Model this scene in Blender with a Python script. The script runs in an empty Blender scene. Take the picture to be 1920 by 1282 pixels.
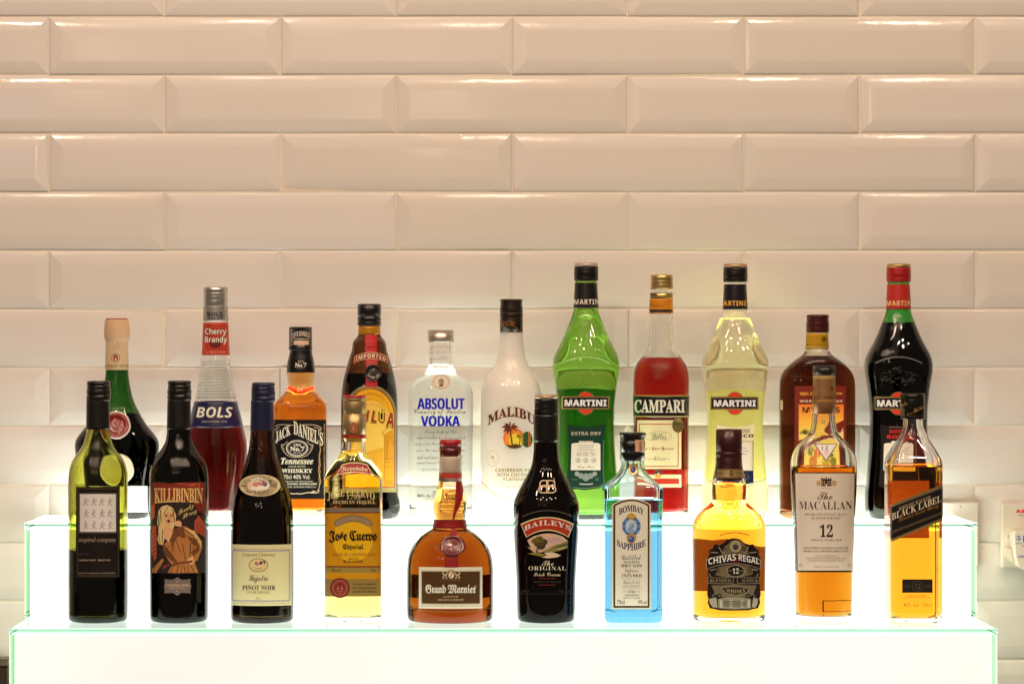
import bpy, bmesh, math, random, bisect
from mathutils import Vector
from mathutils.geometry import tessellate_polygon
random.seed(7)
S = bpy.context.scene
C = S.collection

# ---------------------------------------------------------------- camera, world, lights, exposure
D = 3.24              # camera to the front edge of the lower step (y = 0)
F = 4860.0            # focal length in photo pixels (photo 1920 wide)
VX, VY = 860.0, 641.0  # principal point in photo pixels
HZ = 0.478            # camera height above the worktop
cam = bpy.data.cameras.new('camera')
cam.sensor_width = 36; cam.lens = F/1920*36; cam.clip_start = .05; cam.clip_end = 60
cam.shift_x = (960-VX)/1920
cam.dof.use_dof = True; cam.dof.focus_distance = D+.08; cam.dof.aperture_fstop = 9
co = bpy.data.objects.new('camera', cam); C.objects.link(co)
co.location = (0, -D, HZ); co.rotation_euler = (math.pi/2, 0, 0)
S.camera = co
W = bpy.data.worlds.new('World'); S.world = W; W.use_nodes = True
W.node_tree.nodes['Background'].inputs[0].default_value = (1, .80, .60, 1)
W.node_tree.nodes['Background'].inputs[1].default_value = .12
def lamp(loc, target, power, col, size, name='ceiling_spot', size_y=None):
    l = bpy.data.lights.new(name, 'AREA'); l.energy = power; l.color = col
    l.shape = 'RECTANGLE' if size_y else 'DISK'; l.size = size
    if size_y: l.size_y = size_y
    o = bpy.data.objects.new(name, l); C.objects.link(o); o.location = loc
    o.rotation_euler = (Vector(target)-Vector(loc)).to_track_quat('-Z', 'Y').to_euler()
    return o
WARM = (1, .72, .50); PINK = (1, .67, .55); SUN = (1, .75, .50)
for lx, ly, lz, p, c in ((-1.5, -1.3, 1.75, 6, PINK), (-.75, -1.5, 1.8, 6, PINK), (-.1, -1.2, 1.75, 6, SUN), (.55, -1.6, 1.8, 6, SUN),
                         (1.25, -1.35, 1.75, 6, WARM), (-1.1, -2.6, 1.85, 8, WARM), (.1, -2.8, 1.85, 8, WARM), (1.2, -2.5, 1.85, 8, WARM),
                         (-.45, -.95, 1.7, 3, SUN), (.9, -1.0, 1.7, 3, PINK), (-.5, -2.1, 1.8, 5, PINK), (.75, -2.2, 1.8, 5, WARM), (-1.7, -2.0, 1.8, 5, PINK), (1.8, -1.9, 1.8, 5, WARM)):
    lamp((lx, ly, lz+.75), (lx*.45, .2, .55), p*.99, c, .12)
for lx, lz in ((-1.65, 1.45), (-.95, 1.25), (-.42, 1.5), (-.1, 1.05)):
    lamp((lx, -3.3, lz), (0, .3, .8), .9, SUN, .17, 'wall_light')
lamp((-.3, -2.2, 2.1), (0, .2, .5), 2.5, WARM, 2.2, 'overhead_fill', 1.2)  # large soft fill added for ambient light, not an actual fitting
lamp((-1.25, -2.9, 1.05), (-.5, .3, .5), .35, (.55, .5, 1), .34, 'lit_screen', .22)
S.view_settings.view_transform = 'Standard'; S.view_settings.look = 'None'
S.view_settings.exposure = 0; S.view_settings.gamma = 1; S.view_settings.use_curve_mapping = False
S.render.engine = 'CYCLES'
cy = S.cycles
cy.max_bounces = 24; cy.transmission_bounces = 20; cy.glossy_bounces = 8; cy.diffuse_bounces = 4; cy.transparent_max_bounces = 12
cy.sample_clamp_indirect = 4; cy.use_denoising = True; cy.denoiser = 'OPENIMAGEDENOISE'
cy.blur_glossy = .2

# ---------------------------------------------------------------- materials
def lin(h):
    h = h.lstrip('#'); v = [int(h[i:i+2], 16)/255 for i in (0, 2, 4)]
    return tuple(x/12.92 if x <= .04045 else ((x+.055)/1.055)**2.4 for x in v)
_M = {}
def pm(col, rough=.45, metal=0, coat=0, name='paint', emit=None, es=0, bump=0, spec=.5, var=0):
    k = (col, rough, metal, coat, name, emit, es, bump, spec, var)
    if k in _M: return _M[k]
    m = bpy.data.materials.new(name); m.use_nodes = True; nt = m.node_tree; b = nt.nodes['Principled BSDF']
    c = lin(col) if isinstance(col, str) else col
    b.inputs['Base Color'].default_value = (*c, 1); b.inputs['Roughness'].default_value = rough
    b.inputs['Metallic'].default_value = metal; b.inputs['Coat Weight'].default_value = coat
    b.inputs['Specular IOR Level'].default_value = spec
    if emit:
        b.inputs['Emission Color'].default_value = (*emit, 1); b.inputs['Emission Strength'].default_value = es
    if bump or var:
        n = nt.nodes.new('ShaderNodeTexNoise'); n.inputs['Scale'].default_value = 900 if bump else 60
        n.inputs['Detail'].default_value = 4
        tc = nt.nodes.new('ShaderNodeTexCoord'); nt.links.new(tc.outputs['Object'], n.inputs['Vector'])
        if bump:
            bp = nt.nodes.new('ShaderNodeBump'); bp.inputs['Strength'].default_value = bump; bp.inputs['Distance'].default_value = .0004
            nt.links.new(n.outputs['Fac'], bp.inputs['Height']); nt.links.new(bp.outputs['Normal'], b.inputs['Normal'])
        if var:
            mx = nt.nodes.new('ShaderNodeMix'); mx.data_type = 'RGBA'
            mx.inputs[6].default_value = (*[x*(1-var) for x in c], 1); mx.inputs[7].default_value = (*[min(1, x*(1+var)) for x in c], 1)
            nt.links.new(n.outputs['Fac'], mx.inputs[0]); nt.links.new(mx.outputs[2], b.inputs['Base Color'])
    _M[k] = m; return m
def ink(col):
    return pm(tuple(min(.92, c*1.38) for c in lin(col)), .42, 0, 0, 'print', spec=.35)
def paper(col, k=.6):
    m = bpy.data.materials.new('backlit_paper'); m.use_nodes = True; nt = m.node_tree; nt.nodes.remove(nt.nodes['Principled BSDF'])
    c = lin(col) if isinstance(col, str) else col
    a, b, x = nt.nodes.new('ShaderNodeBsdfDiffuse'), nt.nodes.new('ShaderNodeBsdfTranslucent'), nt.nodes.new('ShaderNodeMixShader')
    a.inputs[0].default_value = b.inputs[0].default_value = (*c, 1); x.inputs[0].default_value = k
    nt.links.new(a.outputs[0], x.inputs[1]); nt.links.new(b.outputs[0], x.inputs[2]); nt.links.new(x.outputs[0], nt.nodes['Material Output'].inputs[0]); return m
def foil(col): return pm(col, .28, .85, 0, 'foil')
def dielectric(name, ior, T=(1, 1, 1), L=.07, rough=0, tint=(1, 1, 1), ripple=0):
    m = bpy.data.materials.new(name); m.use_nodes = True; nt = m.node_tree; nt.nodes.remove(nt.nodes['Principled BSDF'])
    g = nt.nodes.new('ShaderNodeBsdfGlass'); g.inputs['IOR'].default_value = ior; g.inputs['Roughness'].default_value = rough
    g.inputs['Color'].default_value = (*tint, 1)
    out = nt.nodes['Material Output']; nt.links.new(g.outputs[0], out.inputs[0])
    if ripple:
        n = nt.nodes.new('ShaderNodeTexNoise'); n.inputs['Scale'].default_value = 22; n.inputs['Detail'].default_value = 2
        tc = nt.nodes.new('ShaderNodeTexCoord'); nt.links.new(tc.outputs['Object'], n.inputs['Vector'])
        bp = nt.nodes.new('ShaderNodeBump'); bp.inputs['Strength'].default_value = ripple; bp.inputs['Distance'].default_value = .004
        nt.links.new(n.outputs['Fac'], bp.inputs['Height']); nt.links.new(bp.outputs['Normal'], g.inputs['Normal'])
    sg = [-math.log(max(t, 1e-4))/L for t in T]; d = max(sg)
    if d > .01:
        v = nt.nodes.new('ShaderNodeVolumeAbsorption'); v.inputs['Density'].default_value = d
        v.inputs['Color'].default_value = (*[1-x/d for x in sg], 1); nt.links.new(v.outputs[0], out.inputs[1])
    return m
def glass(name, T=(1, 1, 1)): return dielectric(name, 1.5, T, .007, ripple=.12)
def liquid(name, T):
    """(surface seen from the air above it, surface in contact with the glass: index 1.35 / 1.5)"""
    return dielectric(name, 1.35, T, .07), dielectric(name+'_in_glass', .90, T, .07)

# ---------------------------------------------------------------- object helpers
def link(name, me, mats, parent=None, smooth=True):
    o = bpy.data.objects.new(name, me)
    for m in mats: me.materials.append(m)
    C.objects.link(o); o.parent = parent
    if smooth:
        me.polygons.foreach_set('use_smooth', [True]*len(me.polygons))
    return o
def from_bm(name, bm, mats, parent=None, smooth=True, recalc=True):
    if recalc: bmesh.ops.recalc_face_normals(bm, faces=bm.faces[:])
    me = bpy.data.meshes.new(name); bm.to_mesh(me); bm.free()
    return link(name, me, mats, parent, smooth)
def tag(o, label, cat, group=None, kind=None):
    o['label'] = label
    if cat: o['category'] = cat
    if group: o['group'] = group
    if kind: o['kind'] = kind
    return o
def empty(name, loc):
    o = bpy.data.objects.new(name, None); o.empty_display_size = .03; C.objects.link(o); o.location = loc; return o
def add_box(bm, x0, x1, y0, y1, z0, z1, bev=0, mi=0, seg=2):
    v = [bm.verts.new((x, y, z)) for x in (x0, x1) for y in (y0, y1) for z in (z0, z1)]
    fs = [bm.faces.new([v[i] for i in q]) for q in ((0, 1, 3, 2), (4, 6, 7, 5), (0, 4, 5, 1), (2, 3, 7, 6), (0, 2, 6, 4), (1, 5, 7, 3))]
    bmesh.ops.recalc_face_normals(bm, faces=fs)
    for f in fs: f.material_index = mi
    if bev:
        es = list({e for f in fs for e in f.edges})
        bmesh.ops.bevel(bm, geom=es, offset=bev, segments=seg, affect='EDGES', profile=.5)
    return fs

# ---------------------------------------------------------------- the wall
TW, TH = 434/1369, 109.4/1369
WY = .31
def tile_wall():
    bm = bmesh.new(); sharp = []
    g = .0008
    x_0 = (92-VX)/1369; z_0 = HZ+(VY-251)/1369
    rings = ((0, .0), (.0004, .0007), (.0011, .0014), (.0024, .0018), (.0172, .0040), (.0182, .00411), (.0196, .00414))
    for r in range(-11, 12):
        zc = z_0-TH*r-TH/2
        for c in range(-4, 7):
            xc = x_0+TW*(c+.5)+(TW*.5 if r % 2 else 0)+random.uniform(-.0006, .0006)
            zz = zc+random.uniform(-.0004, .0004)
            tx, tz, ty = random.gauss(0, .0045), random.gauss(0, .0055), random.uniform(-.0004, .0004)
            tm = random.choice((0, 0, 2, 3)); loops = []
            for ins, dep in rings:
                hw, hh = TW/2-g-ins, TH/2-g-ins
                lp = []
                for sx, sz in ((-1, -1), (1, -1), (1, 1), (-1, 1)):
                    x, z = sx*hw, sz*hh
                    lp.append(bm.verts.new((xc+x, WY-dep-ty-x*tx-z*tz, zz+z)))
                loops.append(lp)
            for a, b in zip(loops, loops[1:]):
                for i in range(4):
                    j = (i+1) % 4
                    f = bm.faces.new((a[i], a[j], b[j], b[i])); f.smooth = True; f.material_index = tm
                for i in range(4):
                    e = bm.edges.get((a[i], b[i])); e.smooth = False
            f = bm.faces.new(loops[-1]); f.smooth = True; f.material_index = tm
    add_box(bm, -2.2, 2.2, WY-.0002, WY+.05, -.75, 1.9, mi=1)
    tile = bpy.data.materials.new('glazed_tile'); tile.use_nodes = True; nt = tile.node_tree; b = nt.nodes['Principled BSDF']
    b.inputs['Base Color'].default_value = (.80, .775, .735, 1); b.inputs['Specular IOR Level'].default_value = .32; b.inputs['Roughness'].default_value = .16
    tc = nt.nodes.new('ShaderNodeTexCoord')
    n = nt.nodes.new('ShaderNodeTexNoise'); n.inputs['Scale'].default_value = 26; n.inputs['Detail'].default_value = 2
    nt.links.new(tc.outputs['Object'], n.inputs['Vector'])
    bp = nt.nodes.new('ShaderNodeBump'); bp.inputs['Strength'].default_value = .35; bp.inputs['Distance'].default_value = .0012
    nt.links.new(n.outputs['Fac'], bp.inputs['Height']); nt.links.new(bp.outputs['Normal'], b.inputs['Normal'])
    n2 = nt.nodes.new('ShaderNodeTexNoise'); n2.inputs['Scale'].default_value = 5; n2.inputs['Detail'].default_value = 5
    nt.links.new(tc.outputs['Object'], n2.inputs['Vector'])
    mr = nt.nodes.new('ShaderNodeMapRange'); mr.inputs['From Min'].default_value = .3; mr.inputs['From Max'].default_value = .7
    mr.inputs['To Min'].default_value = .07; mr.inputs['To Max'].default_value = .17
    nt.links.new(n2.outputs['Fac'], mr.inputs['Value']); nt.links.new(mr.outputs[0], b.inputs['Roughness'])
    grout = pm((.82, .77, .66), .85, name='grout', var=.12)
    alt = []
    for q in ((.79, .762, .71), (.815, .79, .755)):
        m = tile.copy(); m.name = 'glazed_tile_shade'; m.node_tree.nodes['Principled BSDF'].inputs['Base Color'].default_value = (*q, 1); alt.append(m)
    o = from_bm('tiled_wall', bm, [tile, grout]+alt, smooth=False, recalc=False)
    tag(o, 'wall of glossy cream bevelled subway tiles behind the bottles', 'wall')
tile_wall()

# worktop and dark board
bm = bmesh.new(); add_box(bm, -2.2, 2.2, -.5, WY-.0002, -.04, -.0005, .002)
wood = pm((.045, .028, .018), .35, name='dark_wood', var=.4)
o = from_bm('worktop', bm, [wood], smooth=False); o['kind'] = 'structure'
bm = bmesh.new()
zt = HZ-(1233-VY)/1380
add_box(bm, -.90, (23-VX)/1380-.004, WY-.036, WY-.0085, 0, zt-.0105, .0015)
add_box(bm, -.90, (23-VX)/1380-.004, WY-.040, WY-.0085, zt-.010, zt, .0012, mi=1)  # top strip in a lighter grey-brown
o = from_bm('wooden_upstand', bm, [wood, pm((.14, .11, .08), .4, name='pale_edge', var=.3)], smooth=False)
tag(o, 'dark brown wooden upstand with a lighter top edge beside the lower glowing step', 'upstand')

# ---------------------------------------------------------------- glowing display steps
Z1 = HZ-(1177.5-VY)/1500          # top of the lower step
Y2 = .13
Z2 = HZ-(980.0-VY)/(F/(D+Y2))*1   # top of the upper step
YB = .28
XL, XR = (16.5-VX)/1500, (1871-VX)/1500
GT = .0082
def lit(name, es, base=.55, rough=.12):
    m = bpy.data.materials.new(name); m.use_nodes = True; nt = m.node_tree; b = nt.nodes['Principled BSDF']
    b.inputs['Base Color'].default_value = (base, base*.99, base*.95, 1); b.inputs['Roughness'].default_value = rough
    n = nt.nodes.new('ShaderNodeTexNoise'); n.inputs['Scale'].default_value = 3.2; n.inputs['Detail'].default_value = 1
    tc = nt.nodes.new('ShaderNodeTexCoord'); nt.links.new(tc.outputs['Object'], n.inputs['Vector'])
    mr = nt.nodes.new('ShaderNodeMapRange'); mr.inputs['From Min'].default_value = .3; mr.inputs['From Max'].default_value = .7
    mr.inputs['To Min'].default_value = es*.94; mr.inputs['To Max'].default_value = es*1.05
    nt.links.new(n.outputs['Fac'], mr.inputs['Value']); nt.links.new(mr.outputs[0], b.inputs['Emission Strength'])
    b.inputs['Emission Color'].default_value = (.98, 1, .91, 1)
    return m
M_front = lit('lit_opal_front', 1.4, .5); M_front2 = lit('lit_opal_front_lower', .89, .3)
M_top = lit('lit_opal_under_glass', 9.6, .5, .5); M_top2 = lit('lit_opal_under_tread', 1.5, .5, .5); M_side = lit('lit_opal_side', 2.2, .4, .5)
M_glass = dielectric('step_glass_rear', 1.5, (.09, .15, .115), .08); M_glass2 = dielectric('step_glass_front', 1.5, (.25, .47, .35), .08); M_glass3 = dielectric('step_glass_side', 1.5, (.27, .43, .345), .08)
M_top.node_tree.nodes['Principled BSDF'].inputs['Emission Color'].default_value = (1, .955, .875, 1)
M_side.node_tree.nodes['Principled BSDF'].inputs['Emission Color'].default_value = (.99, 1, .76, 1)
def step(label, y0, z0, z1, front, top, gl, XL=XL):
    r = empty('display_step', ((XL+XR)/2, (y0+YB)/2, z0)); c = Vector(r.location)
    def part(name, x0, x1, ya, yb, za, zb, mats, fn, bev=.0010):
        bm = bmesh.new(); add_box(bm, x0-c.x, x1-c.x, ya-c.y, yb-c.y, za-c.z, zb-c.z, bev, 0, 1)
        bm.normal_update()
        for f in bm.faces: f.material_index = fn(f.normal)
        return from_bm(name, bm, mats, r, smooth=False)
    # clear glass panels whose inner face is the lit opal layer
    part('top_panel', XL, XR, y0, YB, z1-GT, z1, [gl, top], lambda n: 1 if n.z < -.9 else 0)
    part('side_panel', XL+.0006, XL+GT, y0+.0006, YB, z0, z1-GT-.0002, [M_glass3, M_side], lambda n: 1 if n.x > .9 else 0)
    part('side_panel', XR-GT, XR-.0006, y0+.0006, YB, z0, z1-GT-.0002, [M_glass3, M_side], lambda n: 1 if n.x < -.9 else 0)
    part('front_panel', XL+GT+.0002, XR-GT-.0002, y0+.0008, YB-.002, z0+.0002, z1-GT-.0003, [front], lambda n: 0, .0005)
    tag(r, label, 'display step', 'glowing glass display steps')
step('lower front glowing white step with green glass edges, carrying the front row of bottles', 0, 0, Z1, M_front2, M_top2, M_glass2)
step('upper rear glowing white step with green glass edges, carrying the back row of bottles', Y2, Z1+.0002, Z2, M_front, M_top, M_glass, XL-.0025)

# ---------------------------------------------------------------- text
def _map(s, up, lo, dg):
    r = ''
    for ch in s:
        if 'A' <= ch <= 'Z' and up: r += chr(up+ord(ch)-65)
        elif 'a' <= ch <= 'z' and lo:
            q = lo+ord(ch)-97; r += 'ℎ' if q == 0x1D455 else chr(q)
        elif ch.isdigit() and dg: r += chr(dg+ord(ch)-48)
        else: r += ch
    return r
FONTS = {'n': (0, 0, 0), 'b': (0x1D400, 0x1D41A, 0x1D7CE), 'i': (0x1D434, 0x1D44E, 0x1D7CE), 'k': (0x1D468, 0x1D482, 0x1D7CE),
         's': (0x1D4D0, 0x1D4EA, 0x1D7CE), 'f': (0x1D56C, 0x1D586, 0x1D7CE), 'h': (0x1D5D4, 0x1D5EE, 0x1D7EC),
         'o': (0x1D63C, 0x1D656, 0x1D7EC), 'm': (0x1D670, 0x1D68A, 0x1D7F6)}
_T = {}
def text_mesh(s, font, off, sp):
    k = (s, font, off, sp)
    if k in _T: return _T[k]
    c = bpy.data.curves.new('t', 'FONT'); c.body = _map(s, *FONTS[font]); c.size = 1; c.resolution_u = 3
    c.offset = off; c.space_character = sp
    o = bpy.data.objects.new('t', c); C.objects.link(o)
    me = bpy.data.meshes.new_from_object(o)
    vs = [(v.co.x, v.co.y) for v in me.vertices]; fs = [tuple(p.vertices) for p in me.polygons]
    bpy.data.objects.remove(o); bpy.data.curves.remove(c); bpy.data.meshes.remove(me)
    _T[k] = (vs, fs); return _T[k]

# ---------------------------------------------------------------- profiles
class Prof:
    """outer surface of a bottle or cap: half width hx(z), half depth hy(z), superellipse exponent n(z); z above the base, metres"""
    def __init__(s, cx, row, pts, ratio=1, n=2, wf=1, dy=0):
        s.row = row
        s.ya = (.088 if row == 'f' else Y2+.088)+dy
        s.sc = F/(D+s.ya)
        s.z0 = Z1 if row == 'f' else Z2
        s.yb = VY+(HZ-s.z0)*s.sc
        s.bx = (cx-VX)/s.sc
        pts = sorted(((s.yb-y)/s.sc, h*wf/s.sc) for y, h in pts)
        s.zs = [p[0] for p in pts]; s.hs = [p[1] for p in pts]; s._pchip()
        L = lambda v: sorted(((s.yb-y)/s.sc, q) for y, q in v) if isinstance(v, (list, tuple)) else [(0, v)]
        s.rt, s.nn = L(ratio), L(n)
    def z(s, y): return (s.yb-y)/s.sc
    def _pchip(s):
        x, y = s.zs, s.hs; n = len(x); d = [(y[i+1]-y[i])/(x[i+1]-x[i]) for i in range(n-1)]; m = [0]*n
        for i in range(1, n-1):
            if d[i-1]*d[i] > 0:
                w1 = 2*(x[i+1]-x[i])+(x[i]-x[i-1]); w2 = (x[i+1]-x[i])+2*(x[i]-x[i-1]); m[i] = (w1+w2)/(w1/d[i-1]+w2/d[i])
        m[0] = d[0]; m[-1] = d[-1]; s.m = m
    def hx(s, z):
        x, y, m = s.zs, s.hs, s.m
        if z <= x[0]: return y[0]
        if z >= x[-1]: return y[-1]
        i = bisect.bisect_right(x, z)-1; h = x[i+1]-x[i]; t = (z-x[i])/h
        return (2*t**3-3*t*t+1)*y[i]+(t**3-2*t*t+t)*h*m[i]+(-2*t**3+3*t*t)*y[i+1]+(t**3-t*t)*h*m[i+1]
    @staticmethod
    def _lin(L, z):
        if z <= L[0][0]: return L[0][1]
        for a, b in zip(L, L[1:]):
            if z <= b[0]:
                t = (z-a[0])/(b[0]-a[0]); t = t*t*(3-2*t); return a[1]+(b[1]-a[1])*t
        return L[-1][1]
    def hy(s, z): return s.hx(z)*s._lin(s.rt, z)
    def n(s, z): return s._lin(s.nn, z)
    def front(s, px, py, off=0, side=-1):
        dep = D+s.ya
        for _ in range(6):
            k = F/dep; lx = (px-VX)/k-s.bx; lz = HZ+(VY-py)/k-s.z0
            zz = min(max(lz, s.zs[0]), s.zs[-1])
            hx, hy, n = s.hx(zz)+off, s.hy(zz)+off, s.n(zz)
            r = min(abs(lx)/hx, .988); ly = side*hy*(1-r**n)**(1/n); dep = D+s.ya+ly
        return Vector((math.copysign(r*hx, lx), ly, lz))
    def ring(s, z, dh=0, k=1, seg=96):
        hx, hy, n = (s.hx(z)+dh)*k, (s.hy(z)+dh)*k, s.n(z); out = []
        for i in range(seg):
            a = 2*math.pi*(i+.5)/seg; c, q = math.cos(a), math.sin(a)
            out.append((math.copysign(abs(c)**(2/n), c)*hx, math.copysign(abs(q)**(2/n), q)*hy))
        return out
    def levels(s, z0, z1, dz=.003):
        L = sorted({round(z, 6) for z in s.zs if z0 < z < z1} | {z0, z1}); out = [L[0]]
        for a, b in zip(L, L[1:]):
            k = max(1, math.ceil((b-a)/dz)); out += [a+(b-a)*i/k for i in range(1, k+1)]
        return out
def skin(bm, loops, cap0=True, cap1=True, mi=0):
    V = []
    for lp, z in loops:
        if isinstance(lp, tuple): V.append([bm.verts.new((lp[0], lp[1], z))])
        else: V.append([bm.verts.new((x, y, z)) for x, y in lp])
    for a, b in zip(V, V[1:]):
        N = max(len(a), len(b))
        for i in range(N):
            j = (i+1) % N
            if len(a) == 1: f = bm.faces.new((a[0], b[j], b[i]))
            elif len(b) == 1: f = bm.faces.new((a[i], a[j], b[0]))
            else: f = bm.faces.new((a[i], a[j], b[j], b[i]))
            f.material_index = mi
HEEL = ((0, .90), (.0008, .945), (.0022, .98), (.0045, .995))

class Bottle:
    def __init__(s, name, label, cat, cx, row, pts, top, fill, gmat, lmat, t=.0034, base=.0075, group=None, solid=None, wet=True, **kw):
        s.P = P = Prof(cx, row, pts, **kw)
        s.root = tag(empty(name, (P.bx, P.ya, P.z0+.0002)), label, cat, group)
        zt = P.z(top)
        lv = [z for z in P.levels(.006, zt)]
        outer = [((0., 0.), .0045), (P.ring(.005, 0, .5), .004), (P.ring(.005, 0, .78), .0012), (P.ring(.005, 0, .84), .0)]
        outer += [(P.ring(.005, 0, k), z) for z, k in HEEL] + [(P.ring(z), z) for z in lv]
        bm = bmesh.new()
        if solid:
            skin(bm, outer+[((0., 0.), zt)])
            s.glass = from_bm('glass_body', bm, [solid], s.root)
        else:
            zf = P.z(fill) if lmat else 0; wet = wet and lmat
            inn = [(P.ring(z, -t), z) for z in P.levels(zf if wet else base+.006, zt)]
            ib = [(P.ring(base+.006, -t, k), base+dz) for dz, k in ((.004, .985), (.0018, .94), (.0006, .86), (.0004, .5))]+[((0., 0.), base+.002)]
            skin(bm, outer+inn[::-1]+([] if wet else ib))
            s.glass = from_bm('glass_body', bm, [gmat], s.root)
            if lmat:
                e = 0 if wet else .0003; bm = bmesh.new()
                lo = [((0., 0.), base+.002-e)]+[(P.ring(base+.006, -t+e, k), base+dz-e) for dz, k in ((.0004, .5), (.0006, .86), (.0018, .94), (.004, .985))]
                up = [(P.ring(z, -t+e), z) for z in P.levels(base+.006, zf)]
                skin(bm, lo+up+[(P.ring(zf, -t-.0012), zf-.0008), (P.ring(zf, -t-.003, .9), zf-.001), ((0., 0.), zf-.001)])
                if wet:
                    for f in bm.faces: f.material_index = 0 if min(v.co.z for v in f.verts) > zf-.0011 else 1
                s.liquid = from_bm('liquid', bm, list(lmat) if wet else [lmat[0]], s.root)
    def cap(s, name, pts, mat, cxo=0, top=True, flute=None, parent=None, bev=.0008):
        """turned part from (y, half width) points, top first"""
        P = s.P; bm = bmesh.new(); loops = []
        q = sorted(((P.z(y), h/P.sc) for y, h in pts))
        dx = cxo/P.sc
        def rg(r, z, fl=True):
            o = []
            for i in range(72):
                a = 2*math.pi*i/72; k = r
                if flute and fl: k = r*(1+flute[1]*math.cos(flute[0]*a))
                o.append((dx+k*math.cos(a), k*math.sin(a)))
            return (o, z)
        loops.append(rg(q[0][1]-.002, q[0][0], False))
        for a, b in zip(q, q[1:]):
            loops.append(rg(a[1], a[0]))
        loops.append(rg(q[-1][1], q[-1][0]-bev)); 
        if top:
            loops += [rg(q[-1][1]-bev*.3, q[-1][0]-bev*.3), rg(q[-1][1]-bev, q[-1][0]), ((dx, 0.), q[-1][0])]
        else: loops.append(rg(q[-1][1]-.002, q[-1][0]))
        skin(bm, loops)
        o = from_bm(name, bm, [mat] if not isinstance(mat, list) else mat, parent or s.root)
        CP = Prof(0, P.row, [(y, h) for y, h in pts]); CP.bx = P.bx+dx; CP.ya = P.ya; CP.z0 = P.z0; CP.sc = P.sc; CP.yb = P.yb
        CP.zs = [z for z, _ in q]; CP.hs = [h for _, h in q]; CP._pchip(); CP.dx = dx
        return o, CP
    def sleeve(s, name, y0, y1, mat, off=.0004, parent=None):
        P = s.P; bm = bmesh.new(); zs = P.levels(P.z(y1), P.z(y0))
        skin(bm, [(P.ring(zs[0], -.0002), zs[0])]+[(P.ring(z, off), z) for z in zs]+[(P.ring(zs[-1], -.0002), zs[-1])])
        return from_bm(name, bm, [mat], parent or s.root)
    def disc(s, name, x, y, rx, ry, h, mat, rim=.25, parent=None, dome=.3):
        """wax seal or badge: a thick disc lying on the front of the bottle"""
        P = s.P; bm = bmesh.new(); loops = []
        for k, q in ((1, 0), (1, .6), (.96, .95), (.9, 1), (1-rim, .95), (1-rim-.04, .62), (.4, .62+dome*.3), (.02, .62+dome*.5)):
            loops.append([bm.verts.new(P.front(x+rx*k*math.cos(a)*(1+.02*math.sin(5*a)), y+ry*k*math.sin(a), h*q+.0001)) for a in (2*math.pi*i/48 for i in range(48))])
        for a, b in zip(loops, loops[1:]):
            for i in range(48):
                j = (i+1) % 48; bm.faces.new((a[i], a[j], b[j], b[i]))
        bm.faces.new(loops[-1])
        return from_bm(name, bm, [mat], parent or s.root)

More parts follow.
